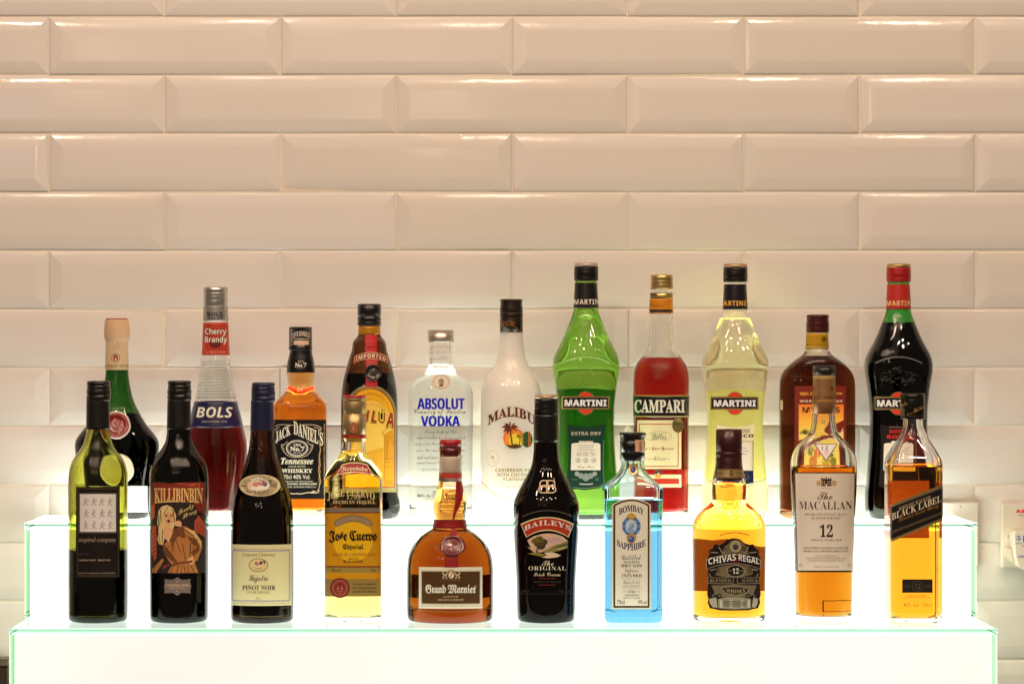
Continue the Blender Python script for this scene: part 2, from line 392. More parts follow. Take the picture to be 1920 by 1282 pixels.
class Art:
    """flat artwork typed in photo (crop) pixels, cut into strips and laid on a surface"""
    def __init__(s, P, x0=0, y0=0, k=1.0, side=-1, base=.00022):
        s.P = P; s.bm = bmesh.new(); s.mats = []; s.l = 0; s.side = side; s.base = base; s.frame(x0, y0, k)
    def frame(s, x0, y0, k): s.x0, s.y0, s.k = x0, y0, k; return s
    def up(s, n=1): s.l += n; return s
    def _m(s, col):
        m = ink(col) if isinstance(col, str) else col
        if m not in s.mats: s.mats.append(m)
        return s.mats.index(m)
    def _add(s, pts, faces, col):
        mi = s._m(col); vs = [s.bm.verts.new((s.x0+x/s.k, s.y0+y/s.k, s.l)) for x, y in pts]
        for f in faces:
            if len(set(f)) < 3: continue
            try: q = s.bm.faces.new([vs[i] for i in f]); q.material_index = mi
            except ValueError: pass
    def poly(s, pts, col):
        tri = tessellate_polygon([[Vector((x, y, 0)) for x, y in pts]]); s._add(pts, tri, col); return s
    def rect(s, x0, y0, x1, y1, col, arc=0):
        if not arc: s._add([(x0, y0), (x1, y0), (x1, y1), (x0, y1)], [(0, 1, 2, 3)], col)
        else:
            n = 12; f = lambda u, y: y+arc*(2*u-1)**2
            p = [(x0+(x1-x0)*i/n, f(i/n, y0)) for i in range(n+1)]+[(x0+(x1-x0)*i/n, f(i/n, y1)) for i in range(n, -1, -1)]
            s._add(p, [(i, i+1, 2*n-i, 2*n+1-i) for i in range(n)], col)
        return s
    def ell(s, x, y, rx, ry, col, seg=36):
        s._add([(x+rx*math.cos(2*math.pi*i/seg), y+ry*math.sin(2*math.pi*i/seg)) for i in range(seg)], [tuple(range(seg))], col); return s
    def ring(s, x, y, rx, ry, w, col, seg=36, a0=0, a1=360):
        full = a1-a0 >= 360; n = seg; A = [math.radians(a0+(a1-a0)*i/n) for i in range(n+1)]
        p = [(x+rx*math.cos(a), y+ry*math.sin(a)) for a in A]+[(x+(rx-w)*math.cos(a), y+(ry-w)*math.sin(a)) for a in A]
        s._add(p, [(i, i+1, n+2+i, n+1+i) for i in range(n)], col); return s
    def line(s, pts, w, col):
        for i, ((xa, ya), (xb, yb)) in enumerate(zip(pts, pts[1:])):
            d = math.hypot(xb-xa, yb-ya) or 1; nx, ny = -(yb-ya)/d*w/2, (xb-xa)/d*w/2
            e = .3*w/d if i < len(pts)-2 else 0; xb2, yb2 = xb+(xb-xa)*e, yb+(yb-ya)*e
            s._add([(xa+nx, ya+ny), (xb2+nx, yb2+ny), (xb2-nx, yb2-ny), (xa-nx, ya-ny)], [(0, 1, 2, 3)], col)
        return s
    def box(s, x0, y0, x1, y1, w, col, arc=0):
        s.rect(x0, y0, x1, y0+w, col, arc); s.rect(x0, y1-w, x1, y1, col, arc)
        a = arc if arc else 0
        s.rect(x0, y0+w+a, x0+w, y1-w+a, col); s.rect(x1-w, y0+w+a, x1, y1-w+a, col); return s
    def T(s, t, x0, y0, x1, y1, col, font='n', arc=0, slope=0, off=0, sp=1, bulge=0, rot90=False):
        vs, fs = text_mesh(t, font, off, sp)
        if not vs: return s
        xs = [v[0] for v in vs]; ys = [v[1] for v in vs]; ax, bx, ay, by = min(xs), max(xs), min(ys), max(ys)
        xc, hw = (x0+x1)/2, (x1-x0)/2; p = []
        for x, y in vs:
            u = (x-ax)/(bx-ax or 1); v = (by-y)/(by-ay or 1)
            if rot90: u, v = v, 1-u
            X = x0+(x1-x0)*u; Y = y0+(y1-y0)*v
            q = (X-xc)/hw if hw else 0
            if bulge: Y = (y0+y1)/2+(Y-(y0+y1)/2)*(1+bulge*q*q)
            p.append((X, Y+arc*q*q+slope*q*hw))
        s._add(p, fs, col); return s
    def lines(s, rows, x0, x1, col, h, seed=1, font='n'):
        """rows of very small print that cannot be read in the photo: thin broken dashes"""
        rd = random.Random(seed)
        for y in rows:
            x = x0+rd.uniform(0, .12)*(x1-x0); e = x1-(x-x0)
            while x < e:
                w = rd.uniform(1.2, 3.4)*h; s.rect(x, y-h/2*rd.uniform(.7, 1), min(x+w, e), y+h/2, col); x += w+h*rd.uniform(.5, .9)
        return s
    def done(s, name, parent, label=None, dx=4, dy=6, mat=None, frameless=False):
        bm = s.bm
        xs = [v.co.x for v in bm.verts]; ys = [v.co.y for v in bm.verts]
        for ax, lo, hi, st in ((0, min(xs), max(xs), dx), (1, min(ys), max(ys), dy)):
            k = math.floor(lo/st)+1
            while k*st < hi:
                co = [0, 0, 0]; no = [0, 0, 0]; co[ax] = k*st+.0137; no[ax] = 1
                bmesh.ops.bisect_plane(bm, geom=bm.verts[:]+bm.edges[:]+bm.faces[:], plane_co=co, plane_no=no, dist=1e-5); k += 1
        ox = getattr(s.P, 'dx', 0)
        for v in bm.verts:
            q = s.P.front(v.co.x, v.co.y, s.base+.00012*v.co.z, s.side); q.x += ox; v.co = q
        bmesh.ops.recalc_face_normals(bm, faces=bm.faces[:])
        for f in bm.faces:
            if f.normal.y*s.side < 0: f.normal_flip()
        o = from_bm(name, bm, s.mats, parent, smooth=False, recalc=False)
        if label: o['label'] = label
        return o

# ---------------------------------------------------------------- bottle materials
BLACK = pm('#0c0a0b', .3, 0, .4, 'black_cap'); BLACKM = pm('#0e0b0b', .42, 0, .15, 'black_sleeve')
GOLD = pm((.62, .44, .17), .3, .8, 0, 'gold_metal'); SILVER = pm((.62, .60, .57), .28, .9, 0, 'silver_metal')
REDCAP = pm('#b3141c', .35, 0, .4, 'red_cap')
CLEAR = dielectric('clear_glass', 1.5, (.955, .975, .955), .05, ripple=.12); GREENISH = glass('wine_green_glass', (.42, .43, .06)); DARKG = glass('dark_wine_glass', (.13, .12, .05))
WINE = liquid('red_wine', (.001, .0003, .0003)); WINE2 = liquid('pinot_wine', (.010, .0006, .0006))
WG = 'wine bottles in the front row'

def screw_top(b, y, x=0, hw=22.4, mat=BLACK, h=37, seg=None):
    """ribbed aluminium screw top of a wine bottle, y is its top edge"""
    p = [(y, hw-1.6), (y+1.5, hw-.4), (y+6, hw-.2), (y+7.5, hw-1.5), (y+9, hw-1.5), (y+10.5, hw-.3), (y+13.5, hw-.6), (y+15, hw-1.2), (y+17, hw+.2),
         (y+25, hw+.3), (y+26, hw-.5), (y+27, hw-.5), (y+28, hw+.3), (y+h-3, hw+.3), (y+h-1.5, hw-.4), (y+h, hw-.6)]
    return b.cap('screw_cap', p, mat, x)[0]

# ---- 1 green wine bottle, half full
def wine_figures():
    b = Bottle('wine_bottle', 'half-full green glass wine bottle with black cap and small grey dancing figures on its label', 'wine bottle', 183.8, 'f',
        [(1163, 55.7), (1100, 55.8), (1000, 55.6), (925, 55.9), (890, 55), (875, 52.4), (860, 46), (850, 39), (837, 30), (826, 25.6), (818, 23.4), (806, 21.6), (740, 20.6), (716, 20)],
        720, 1029, GREENISH, WINE, group=WG)
    screw_top(b, 714, 1.2)
    b.sleeve('neck_sleeve', 748, 804.5, BLACKM, .0006)
    a = Art(b.P, 100, 700, 5.342)
    a.poly([(228, 1135), (665, 1132), (668, 2040), (640, 2046), (222, 2048)], '#17100d').up()
    a.box(243, 1152, 652, 2028, 5, '#5a4d40').box(255, 1195, 640, 1600, 5, '#6a5c4c').up()
    a.rect(266, 1208, 627, 1586, '#f0e6da').up()
    g = '#8d8580'; rd = random.Random(3)
    for r in range(3):
        for c in range(4):
            x = 327+c*80+rd.uniform(-4, 4); y = 1280+r*117; q = '#7c4d82' if (r, c) == (1, 2) else g
            u = rd.uniform(-8, 8); v = rd.uniform(-10, 10)
            a.ring(x+u*.5, y-26, 9, 10, 4, q, 14)
            a.line([(x+u*.4, y-16), (x, y+14), (x-18+v, y+40), (x-26+v, y+42)], 6, q).line([(x, y+14), (x+17+v*.5, y+38), (x+26, y+36)], 6, q)
            a.line([(x+u*.3, y-10), (x-20, y+4+v), (x-8, y+16)], 5, q).line([(x+u*.3, y-10), (x+20, y+2-v), (x+25, y-14+v)], 5, q)
    a.T('inspired company', 258, 1640, 627, 1700, '#9c9086', 'i', off=.004)
    a.T('2013', 262, 1798, 352, 1816, '#6b3a78', 'h', sp=1.6)
    a.T('cabernet merlot', 260, 1856, 570, 1878, '#b0a394', 'h', sp=1.5).T('south eastern australia', 258, 1988, 618, 2006, '#968a7c', 'h', sp=1.4)
    a.done('label', b.root)
wine_figures()

# ---- 2 shiraz with illustrated label
def wine_lady():
    b = Bottle('wine_bottle', 'dark wine bottle with an illustrated label of a blonde woman in a trench coat', 'wine bottle', 335.6, 'f',
        [(1163, 54.6), (1100, 54.8), (1000, 55.4), (930, 55.7), (890, 55), (875, 52.4), (860, 46), (850, 39), (840, 32), (825, 24.6), (806, 22.2), (740, 20.6), (716, 20)],
        720, 760, DARKG, WINE, group=WG)
    screw_top(b, 713.5, .8)
    b.sleeve('neck_sleeve', 748, 804.5, BLACKM, .0006)
    a = Art(b.P, 260, 930, 5.342)
    K = '#2b2320'; R = '#b4513a'; R2 = '#7e2d22'; Tn = '#a8703f'; Br = '#6d4325'; Hl = '#e0ae6c'; Bl = '#e6bd85'; Sk = '#d9a678'
    a.poly([(118, -145), (260, -140), (380, -122), (500, -140), (672, -145), (670, 768), (520, 770), (440, 776), (390, 786), (340, 776), (250, 768), (118, 770)], K).up()
    a.poly([(140, -138), (270, -130), (380, -112), (500, -132), (660, -138), (662, 66), (540, 50), (390, 42), (240, 52), (136, 80)], R2)
    a.poly([(330, -130), (660, -138), (662, -60), (500, -105)], R)
    a.poly([(128, 90), (165, 75), (160, 215), (128, 235)], R).poly([(128, 310), (175, 290), (182, 600), (160, 655), (128, 560)], R)
    a.poly([(545, 55), (662, 70), (662, 180), (600, 150)], R2).poly([(600, 190), (672, 290), (672, 410), (555, 350), (555, 260)], R).up()
    for i in range(7): a.line([(128, 345+i*44), (182, 322+i*44)], 4, K)
    for i in range(6): a.line([(555+i*22, 240+i*12), (560+i*24, 370+i*6)], 4, K)
    a.T('KILLIBINBIN', 156, -78, 642, 62, '#eab676', 'b', off=.01, bulge=.12, arc=6, sp=.95)
    # coat, hair, face
    a.poly([(250, 480), (300, 440), (345, 470), (372, 400), (440, 330), (420, 300), (470, 300), (560, 360), (630, 450), (636, 520), (590, 640), (560, 660), (600, 768), (290, 768), (330, 690), (260, 580)], Tn)
    a.poly([(190, 200), (200, 140), (235, 100), (290, 88), (340, 115), (375, 190), (370, 260), (345, 330), (250, 330), (262, 420), (240, 490), (205, 480), (184, 420), (195, 330), (184, 270)], Bl)
    a.poly([(135, 730), (240, 620), (252, 640), (180, 768), (135, 768)], Tn).up()
    a.poly([(252, 180), (300, 150), (345, 172), (352, 220), (340, 270), (310, 306), (270, 292), (250, 240)], Sk)
    a.poly([(262, 300), (340, 320), (345, 370), (300, 462), (262, 420), (238, 360)], Sk)
    a.poly([(345, 330), (440, 300), (476, 410), (440, 420), (400, 400), (345, 470), (330, 560), (322, 430)], Br)
    a.poly([(250, 480), (320, 560), (390, 660), (370, 680), (262, 590), (240, 520)], Br)
    a.poly([(480, 400), (590, 430), (600, 520), (540, 480)], Br).poly([(480, 640), (540, 600), (560, 660), (530, 690)], Sk)
    a.poly([(520, 560), (600, 500), (610, 540), (550, 600)], Br).poly([(355, 262), (400, 240), (430, 262), (430, 306), (370, 300)], Sk)
    a.poly([(445, 305), (560, 350), (628, 450), (632, 520), (600, 470), (550, 390)], Hl).up()
    for x0, y0, x1, y1, w in ((200, 180, 190, 420, 6), (222, 140, 208, 300, 5), (240, 330, 235, 460, 6), (300, 95, 250, 180, 5), (350, 150, 358, 260, 7), (372, 440, 420, 560, 6), (440, 480, 470, 640, 6), (520, 470, 512, 600, 8), (400, 690, 380, 765, 6), (450, 690, 470, 765, 6), (340, 700, 318, 765, 5), (520, 690, 560, 765, 6), (180, 768, 215, 690, 5), (150, 768, 165, 700, 5), (212, 120, 232, 260, 4), (330, 120, 362, 240, 5), (196, 360, 214, 470, 4), (360, 420, 345, 560, 5), (455, 330, 560, 400, 5), (560, 420, 545, 540, 5), (610, 470, 590, 560, 5), (300, 560, 360, 640, 5), (430, 700, 425, 765, 5), (490, 690, 500, 765, 5), (300, 500, 262, 590, 5), (376, 330, 398, 400, 5), (470, 300, 440, 340, 5)):
        a.line([(x0, y0), (x1, y1)], w, K)
    a.line([(330, 690), (420, 668), (540, 652)], 22, Br).line([(262, 186), (290, 184)], 7, K).line([(312, 186), (340, 190)], 7, K)
    a.ell(276, 200, 12, 6, K, 12).ell(327, 203, 12, 6, K, 12).line([(302, 205), (300, 228), (308, 230)], 3, Br).ell(300, 250, 17, 14, '#4a1512', 14)
    a.ell(300, 250, 13, 5, '#7c2a22', 12)
    a.T('Sneaky', 398, 100, 552, 170, '#ecc083', 's', slope=-.55, off=.006).T('Shiraz', 440, 150, 582, 215, '#ecc083', 's', slope=-.5, off=.006)
    a.T('2013', 240, 690, 302, 712, R, 'o', slope=-.5)
    a.done('label', b.root)
    a = Art(b.P, 260, 930, 5.342)
    a.poly([(258, 830), (340, 836), (386, 810), (432, 836), (520, 830), (516, 862), (528, 902), (516, 940), (522, 972), (432, 966), (386, 996), (340, 966), (258, 972), (262, 940), (254, 902), (262, 862)], '#6b5f5c').up()
    a.T('LANGHORNE CREEK', 272, 882, 506, 902, '#d9bd94', 'b').T('SOUTH AUSTRALIA', 308, 912, 462, 926, '#c9ad88', 'b').ell(386, 855, 7, 7, '#b5a498', 10).ell(386, 950, 7, 7, '#b5a498', 10)
    a.done('lower_label', b.root)
wine_lady()

# ---- 3 pinot noir
def wine_pinot():
    b = Bottle('wine_bottle', 'sloping-shouldered dark wine bottle with navy blue cap and cream rectangular label', 'wine bottle', 491.6, 'f',
        [(1163, 59.2), (1100, 59.4), (1000, 59.2), (970, 58.6), (950, 56.8), (935, 54), (920, 49.8), (900, 42.8), (880, 36), (860, 29.7), (840, 25), (806, 21.6), (760, 20.5), (720, 20)],
        724, 800, glass('brown_wine_glass', (.66, .55, .36)), liquid('pinot_wine', (.014, .0009, .0007)), group=WG)
    navy = pm('#1c2148', .4, .2, .3, 'navy_foil')
    screw_top(b, 717, 2.4, 21.8, navy, 36)
    b.sleeve('neck_sleeve', 751, 806.5, navy, .0006)
    a = Art(b.P, 410, 700, 5.342)
    o = lambda k: [(413+205*k*math.copysign(abs(math.cos(t))**.85, math.cos(t)), 1122+108*k*math.sin(t)) for t in (2*math.pi*i/44 for i in range(44))]
    a.poly(o(1), '#e9c99a').up().poly(o(.95), '#8d7a5a').poly(o(.94), '#ecd0a4').up()
    a.poly([(290, 1110), (330, 1060), (400, 1040), (470, 1060), (520, 1120), (480, 1170), (380, 1185), (300, 1160)], '#f0dcc4').up()
    a.ell(370, 1110, 34, 24, '#b8776a').ell(430, 1096, 40, 26, '#9a5f62').ell(462, 1108, 26, 24, '#54406a').poly([(490, 1060), (540, 1066), (520, 1136)], '#5c6455').ell(310, 1120, 26, 30, '#e6b9a0').up()
    a.ell(418, 1088, 15, 9, '#e3b29a').T('LAJOLIE', 316, 1052, 480, 1076, '#6b5a48', 'b', arc=14).T('RECOLTE 2013', 276, 1168, 500, 1196, '#5d5246', 'b', arc=-14)
    a.done('neck_medallion', b.root)
    a = Art(b.P, 410, 930, 5.342); pp = '#efdfa6'
    a.rect(123, 487, 731, 1098, pp, arc=-7).up()
    for y in (548, 1050): a.rect(140, y-6, 716, y+6, '#9d93b0', arc=-6)
    a.rect(134, 548, 142, 1042, '#9d93b0').rect(704, 548, 713, 1042, '#9d93b0')
    for i in range(24):
        x = 146+i*24
        for y in (527, 1072):
            s_ = 7 if i % 4 else 12
            a.rect(x, y-4, x+s_, y+5, '#7d6f62')
    for i in range(20): a.rect(718, 560+i*24, 724, 572+i*24, '#8c7f77')
    a.up().T('Françoise Chauvenet', 240, 566, 565, 610, '#6b5d3e', 'b', off=-.012)
    a.ell(398, 690, 97, 68, '#6d6b52').up().ell(398, 690, 90, 62, '#d9c68c').up().ell(398, 672, 60, 36, '#e2d2a8').poly([(430, 640), (470, 650), (460, 690)], '#4d4a35').ell(385, 672, 26, 20, '#b7665c').ell(420, 668, 20, 18, '#6d3b3f').up()
    a.ell(398, 662, 12, 12, '#e6c6a0').rect(370, 722, 430, 730, '#a8965f')
    a.T('Lajolie', 302, 790, 496, 870, '#33291e', 's', off=-.004).T('PINOT NOIR', 237, 893, 568, 938, '#3e3428', 'b', off=-.006)
    a.T('VIN DE FRANCE', 280, 950, 514, 974, '#7d7050', 'b', off=-.01).T('75cl', 372, 1018, 416, 1030, '#6b5d45', 'h')
    a.done('label', b.root)
wine_pinot()

# ---- 4 gold tequila
def tequila():
    b = Bottle('tequila_bottle', 'square-shouldered bottle of pale gold tequila with a yellow label and red-topped gold cap', 'tequila bottle', 663.2, 'f',
        [(1163, 55.6), (1152, 56.2), (1136, 56), (1129, 54.6), (1050, 55.2), (960, 55.6), (900, 55.4), (890, 53.4), (878, 45.8), (866, 36.5), (856, 29.2), (846, 24.6), (838, 23.2), (826, 22.4), (760, 20), (746, 19.5)],
        748, 845, CLEAR, liquid('gold_tequila', (.93, .76, .26)), t=.004, base=.0062, n=[(1163, 5.5), (895, 5.5), (850, 2)], ratio=[(1163, .92), (895, .92), (850, 1)], wf=.975)
    gm = pm((.50, .36, .17), .36, .75, 0, 'dull_gold_foil')
    b.cap('cap', [(746, 22), (749, 22), (750.5, 21.2), (753, 21.2), (754.5, 22), (773, 22), (774, 21.4), (776, 21.4), (777, 22.2), (828, 22.6)], gm, 1.2, top=True)
    o, CP = b.cap('cap', [(741, 20.6), (743, 21.5), (746.5, 21.6)], REDCAP, 1.2); o['label'] = 'red top of the gold cap'
    _, CP = b.cap('foil_band', [(775, 22.25), (828, 22.8)], gm, 1.2, top=False)
    a = Art(CP, 580, 730, 5.342)
    a.rect(332, 452, 572, 490, '#8e1e20').ell(443, 390, 46, 48, '#94352b').ell(443, 350, 18, 16, '#94352b').up().ring(443, 392, 38, 40, 7, '#b08a58').ell(443, 390, 14, 22, '#b08a58').T('IMPORTED', 390, 464, 500, 480, '#b0673f', 'h')
    a.done('foil_print', b.root)
    a = Art(b.P, 580, 730, 5.342)
    a.poly([(265, 862), (330, 752), (390, 735), (455, 730), (520, 736), (580, 752), (638, 862), (560, 838), (450, 828), (340, 840)], '#e3d2b0').up()
    a.poly([(275, 852), (334, 759), (392, 742), (455, 737), (518, 743), (575, 758), (628, 852), (555, 830), (450, 821), (345, 832)], '#8d1f26').up()
    a.T('Reposado', 318, 765, 584, 822, '#e0c6a0', 'f', arc=14, off=.008)
    a.done('neck_label', b.root)
    a = Art(b.P, 580, 730, 5.342, base=.0001); em = pm((.86, .74, .34), .15, 0, .6, 'embossed_glass')
    a.T('JOSE CUERVO', 180, 990, 655, 1075, em, 'b', arc=46, off=.004).T('1795', 370, 1055, 512, 1098, em, 'b').T('HECHO EN TEQUILA', 235, 1112, 655, 1152, em, 'b')
    a.done('embossing', b.root)
    a = Art(b.P, 580, 930, 5.342); Y = pm('#d89a08', .42, 0, .2, 'gold_label', var=.05)
    a.rect(155, 118, 716, 1000, Y).up()
    a.rect(155, 118, 716, 160, pm('#a59a86', .35, .5, 0, 'silver_band')).rect(157, 712, 714, 764, '#8f7c3e').rect(157, 830, 712, 1000, '#84713a').rect(155, 160, 716, 169, '#6d1618').rect(156, 700, 715, 711, '#6d1618')
    a.ell(435, 430, 200, 230, '#d9aa18').up()
    for i in range(15):
        u = (i-7)/7; x = 440+u*155; y = 222+48*u*u; a.ell(x, y, 36, 34, '#77644a', 18)
    a.up()
    for i in range(9):
        u = (i-4)/4; x = 440+u*150; y = 222+48*u*u; a.ring(x, y, 25, 25, 6, '#b3a183', 16).ell(x, y, 9, 12, '#a8967a', 10)
    B_ = '#1a120c'
    a.T('Jose Cuervo', 193, 343, 678, 468, B_, 'f', off=.02, sp=.92).T('Especial', 335, 478, 542, 545, B_, 'f', off=.014).T('TEQUILA REPOSADO', 232, 568, 662, 608, '#8d4b12', 'b', off=-.012)
    a.T('MADE WITH', 395, 620, 490, 632, B_, 'h').T('BLUE AGAVE', 342, 640, 535, 664, B_, 'h', off=-.004).T('35% vol', 225, 728, 312, 752, '#55491f', 'h', off=-.01).T('70cl', 615, 728, 665, 752, '#55491f', 'h', off=-.01)
    for i, t in enumerate(('A FAMILY COMPANY', 'FOR GENERATIONS', 'HECHO EN MEXICO')): a.T(t, 432, 872+i*37, 672, 890+i*37, '#2e2310', 'b')
    a.ell(306, 918, 100, 100, '#6e1a1a').up().ring(306, 918, 84, 84, 4, '#a05a44').ring(306, 918, 56, 56, 4, '#a05a44').ell(306, 926, 34, 38, '#9a5642').up().ell(306, 905, 12, 16, '#6e1a1a').ell(306, 940, 18, 10, '#6e1a1a')
    for i in range(22):
        t = 2*math.pi*i/22; a.rect(306+70*math.cos(t)-5, 918+70*math.sin(t)-6, 306+70*math.cos(t)+5, 918+70*math.sin(t)+6, '#b0705a')
    a.done('label', b.root)
    a = Art(b.P, 580, 930, 5.342, side=1); a.rect(190, 160, 690, 990, paper('#d8b04a')); a.done('back_label', b.root)
tequila()

# ---- 5 round orange liqueur
def orange_liqueur():
    b = Bottle('liqueur_bottle', 'squat round amber bottle of orange liqueur with red wax seal, ribbon and brown label', 'liqueur bottle', 843.8, 'f',
        [(1163, 78.5), (1155, 80.6), (1140, 81.2), (1070, 81), (1050, 79.6), (1035, 76), (1022, 69.8), (1010, 60), (1000, 48.5), (993, 37), (988, 31.8), (982, 30), (975, 29.7), (960, 30.6), (945, 31), (930, 28.4), (915, 24.2), (902, 21.6), (860, 19.5), (830, 19)],
        832, 915, dielectric('amber_glass', 1.5, (.84, .66, .42), .010, ripple=.12), liquid('orange_liqueur', (1, 1, 1)), t=.005, base=.014, ratio=[(1163, .76), (1010, .78), (985, 1)])
    dr = pm('#5a0f10', .25, 0, .6, 'dark_red_plastic')
    b.cap('cap', [(824, 19.6), (825.5, 20.4), (836, 20.5)], REDCAP, .9)
    b.cap('cap_ring', [(836, 19.9), (837, 20.7), (848, 20.7), (849.5, 20.2), (851, 20.2), (855, 20)], dr, .9)
    _, CP = b.cap('neck_band', [(854.5, 20.3), (860, 20.6), (902, 21.7)], pm('#dccab8', .55, name='paper'), .9, top=False)
    a = Art(CP, 760, 810, 6.747)
    a.rect(420, 512, 720, 518, '#a34b3b').rect(420, 524, 720, 584, '#b2392f').up().T('Liqueur', 640, 345, 706, 372, '#a99a92', 's', off=-.01).lines([388, 395], 570, 690, '#b8aaa2', 4, 4)
    a.done('band_print', b.root)
    rb = pm('#9c1518', .5, 0, 0, 'red_ribbon', var=.12)
    rr = b.sleeve('ribbon', 974.5, 987.5, rb, .0010)
    a = Art(b.P, 760, 810, 6.747, base=.0007)
    a.poly([(640, 622), (716, 622), (735, 720), (728, 820), (690, 930), (640, 1030), (612, 1120), (592, 1120), (604, 1020), (625, 930), (632, 800)], rb).up().poly([(585, 1110), (622, 1110), (632, 1180), (600, 1240), (575, 1190)], rb).poly([(600, 1200), (632, 1180), (640, 1240), (600, 1240)], rb)
    a.frame(750, 980, 6.746).poly([(660, 20), (680, 20), (712, 120), (730, 190), (610, 190), (640, 120)], rb)
    a.done('ribbon_tail', b.root)
    a = Art(b.P, 750, 980, 6.746, base=.0007); a.rect(566, 400, 738, 562, rb); a.done('ribbon_end', b.root)
    b.disc('wax_seal', 848.6, 1022.6, 24, 19.5, .0032, pm('#6a0d12', .22, 0, .6, 'wax'), .26)
    a = Art(b.P, 750, 980, 6.746, base=.0027); wl = pm('#8d2228', .25, 0, .5, 'wax_relief')
    a.ring(662, 290, 112, 86, 7, wl).ring(662, 292, 58, 46, 7, wl).ell(672, 296, 22, 20, wl)
    for i in range(14):
        t = 2*math.pi*i/14; a.ell(662+88*math.cos(t), 290+66*math.sin(t), 9, 12, wl, 8)
    a.done('seal_relief', b.root)
    a = Art(b.P, 760, 810, 6.747, base=.0003); ink_ = pm('#1d0f06', .3, name='print_dark')
    a.T('M', 490, 765, 540, 812, ink_, 'k').T('Lapostolle', 465, 830, 620, 868, ink_, 's', off=.006).line([(450, 882), (610, 868)], 6, ink_)
    a.done('neck_print', b.root)
    a = Art(b.P, 750, 980, 6.746); cr = '#e4d6c2'; br = pm('#5b3d1c', .38, .2, .1, 'brown_label', var=.05)
    a.rect(238, 560, 1042, 1085, cr, arc=-4).up().rect(274, 616, 1010, 1022, br, arc=-3).up().box(264, 606, 1020, 1030, 3, '#a5957c', arc=-3)
    for sx in (-1, 1):
        f = lambda x: 648+sx*x
        a.line([(f(95), 622), (f(110), 640), (f(85), 660), (f(60), 650), (f(40), 625)], 11, '#cdbd9e').line([(f(85), 660), (f(108), 690), (f(90), 704)], 10, '#cdbd9e').line([(f(60), 655), (f(68), 690), (f(50), 704)], 10, '#cdbd9e')
    a.ell(648, 662, 36, 42, '#d8c9aa').up().line([(628, 690), (668, 632)], 9, '#9c2420').ell(648, 606, 44, 16, '#b09a6a').up().lines([722], 500, 790, '#7f6541', 8, 9)
    a.T('Grand Marnier', 322, 776, 960, 892, '#eadfc6', 'f', off=.014, sp=.95).T('LIQUEUR', 545, 922, 735, 946, '#c3b08a', 'b', off=-.006).T('ORANGE & COGNAC', 480, 962, 808, 982, '#c9b894', 'b').rect(940, 796, 962, 806, '#cfc0a2')
    a.T('LIQUEUR GRANDE MARQUE 70cl ORANGE LIQUEUR COGNAC 40% vol', 262, 1040, 1028, 1064, '#9a8c78', 'b', arc=-4)
    a.done('label', b.root)
    a = Art(b.P, 750, 980, 6.746, side=1); a.rect(170, 640, 1100, 930, paper('#4c3622')); a.done('back_label', b.root)
orange_liqueur()

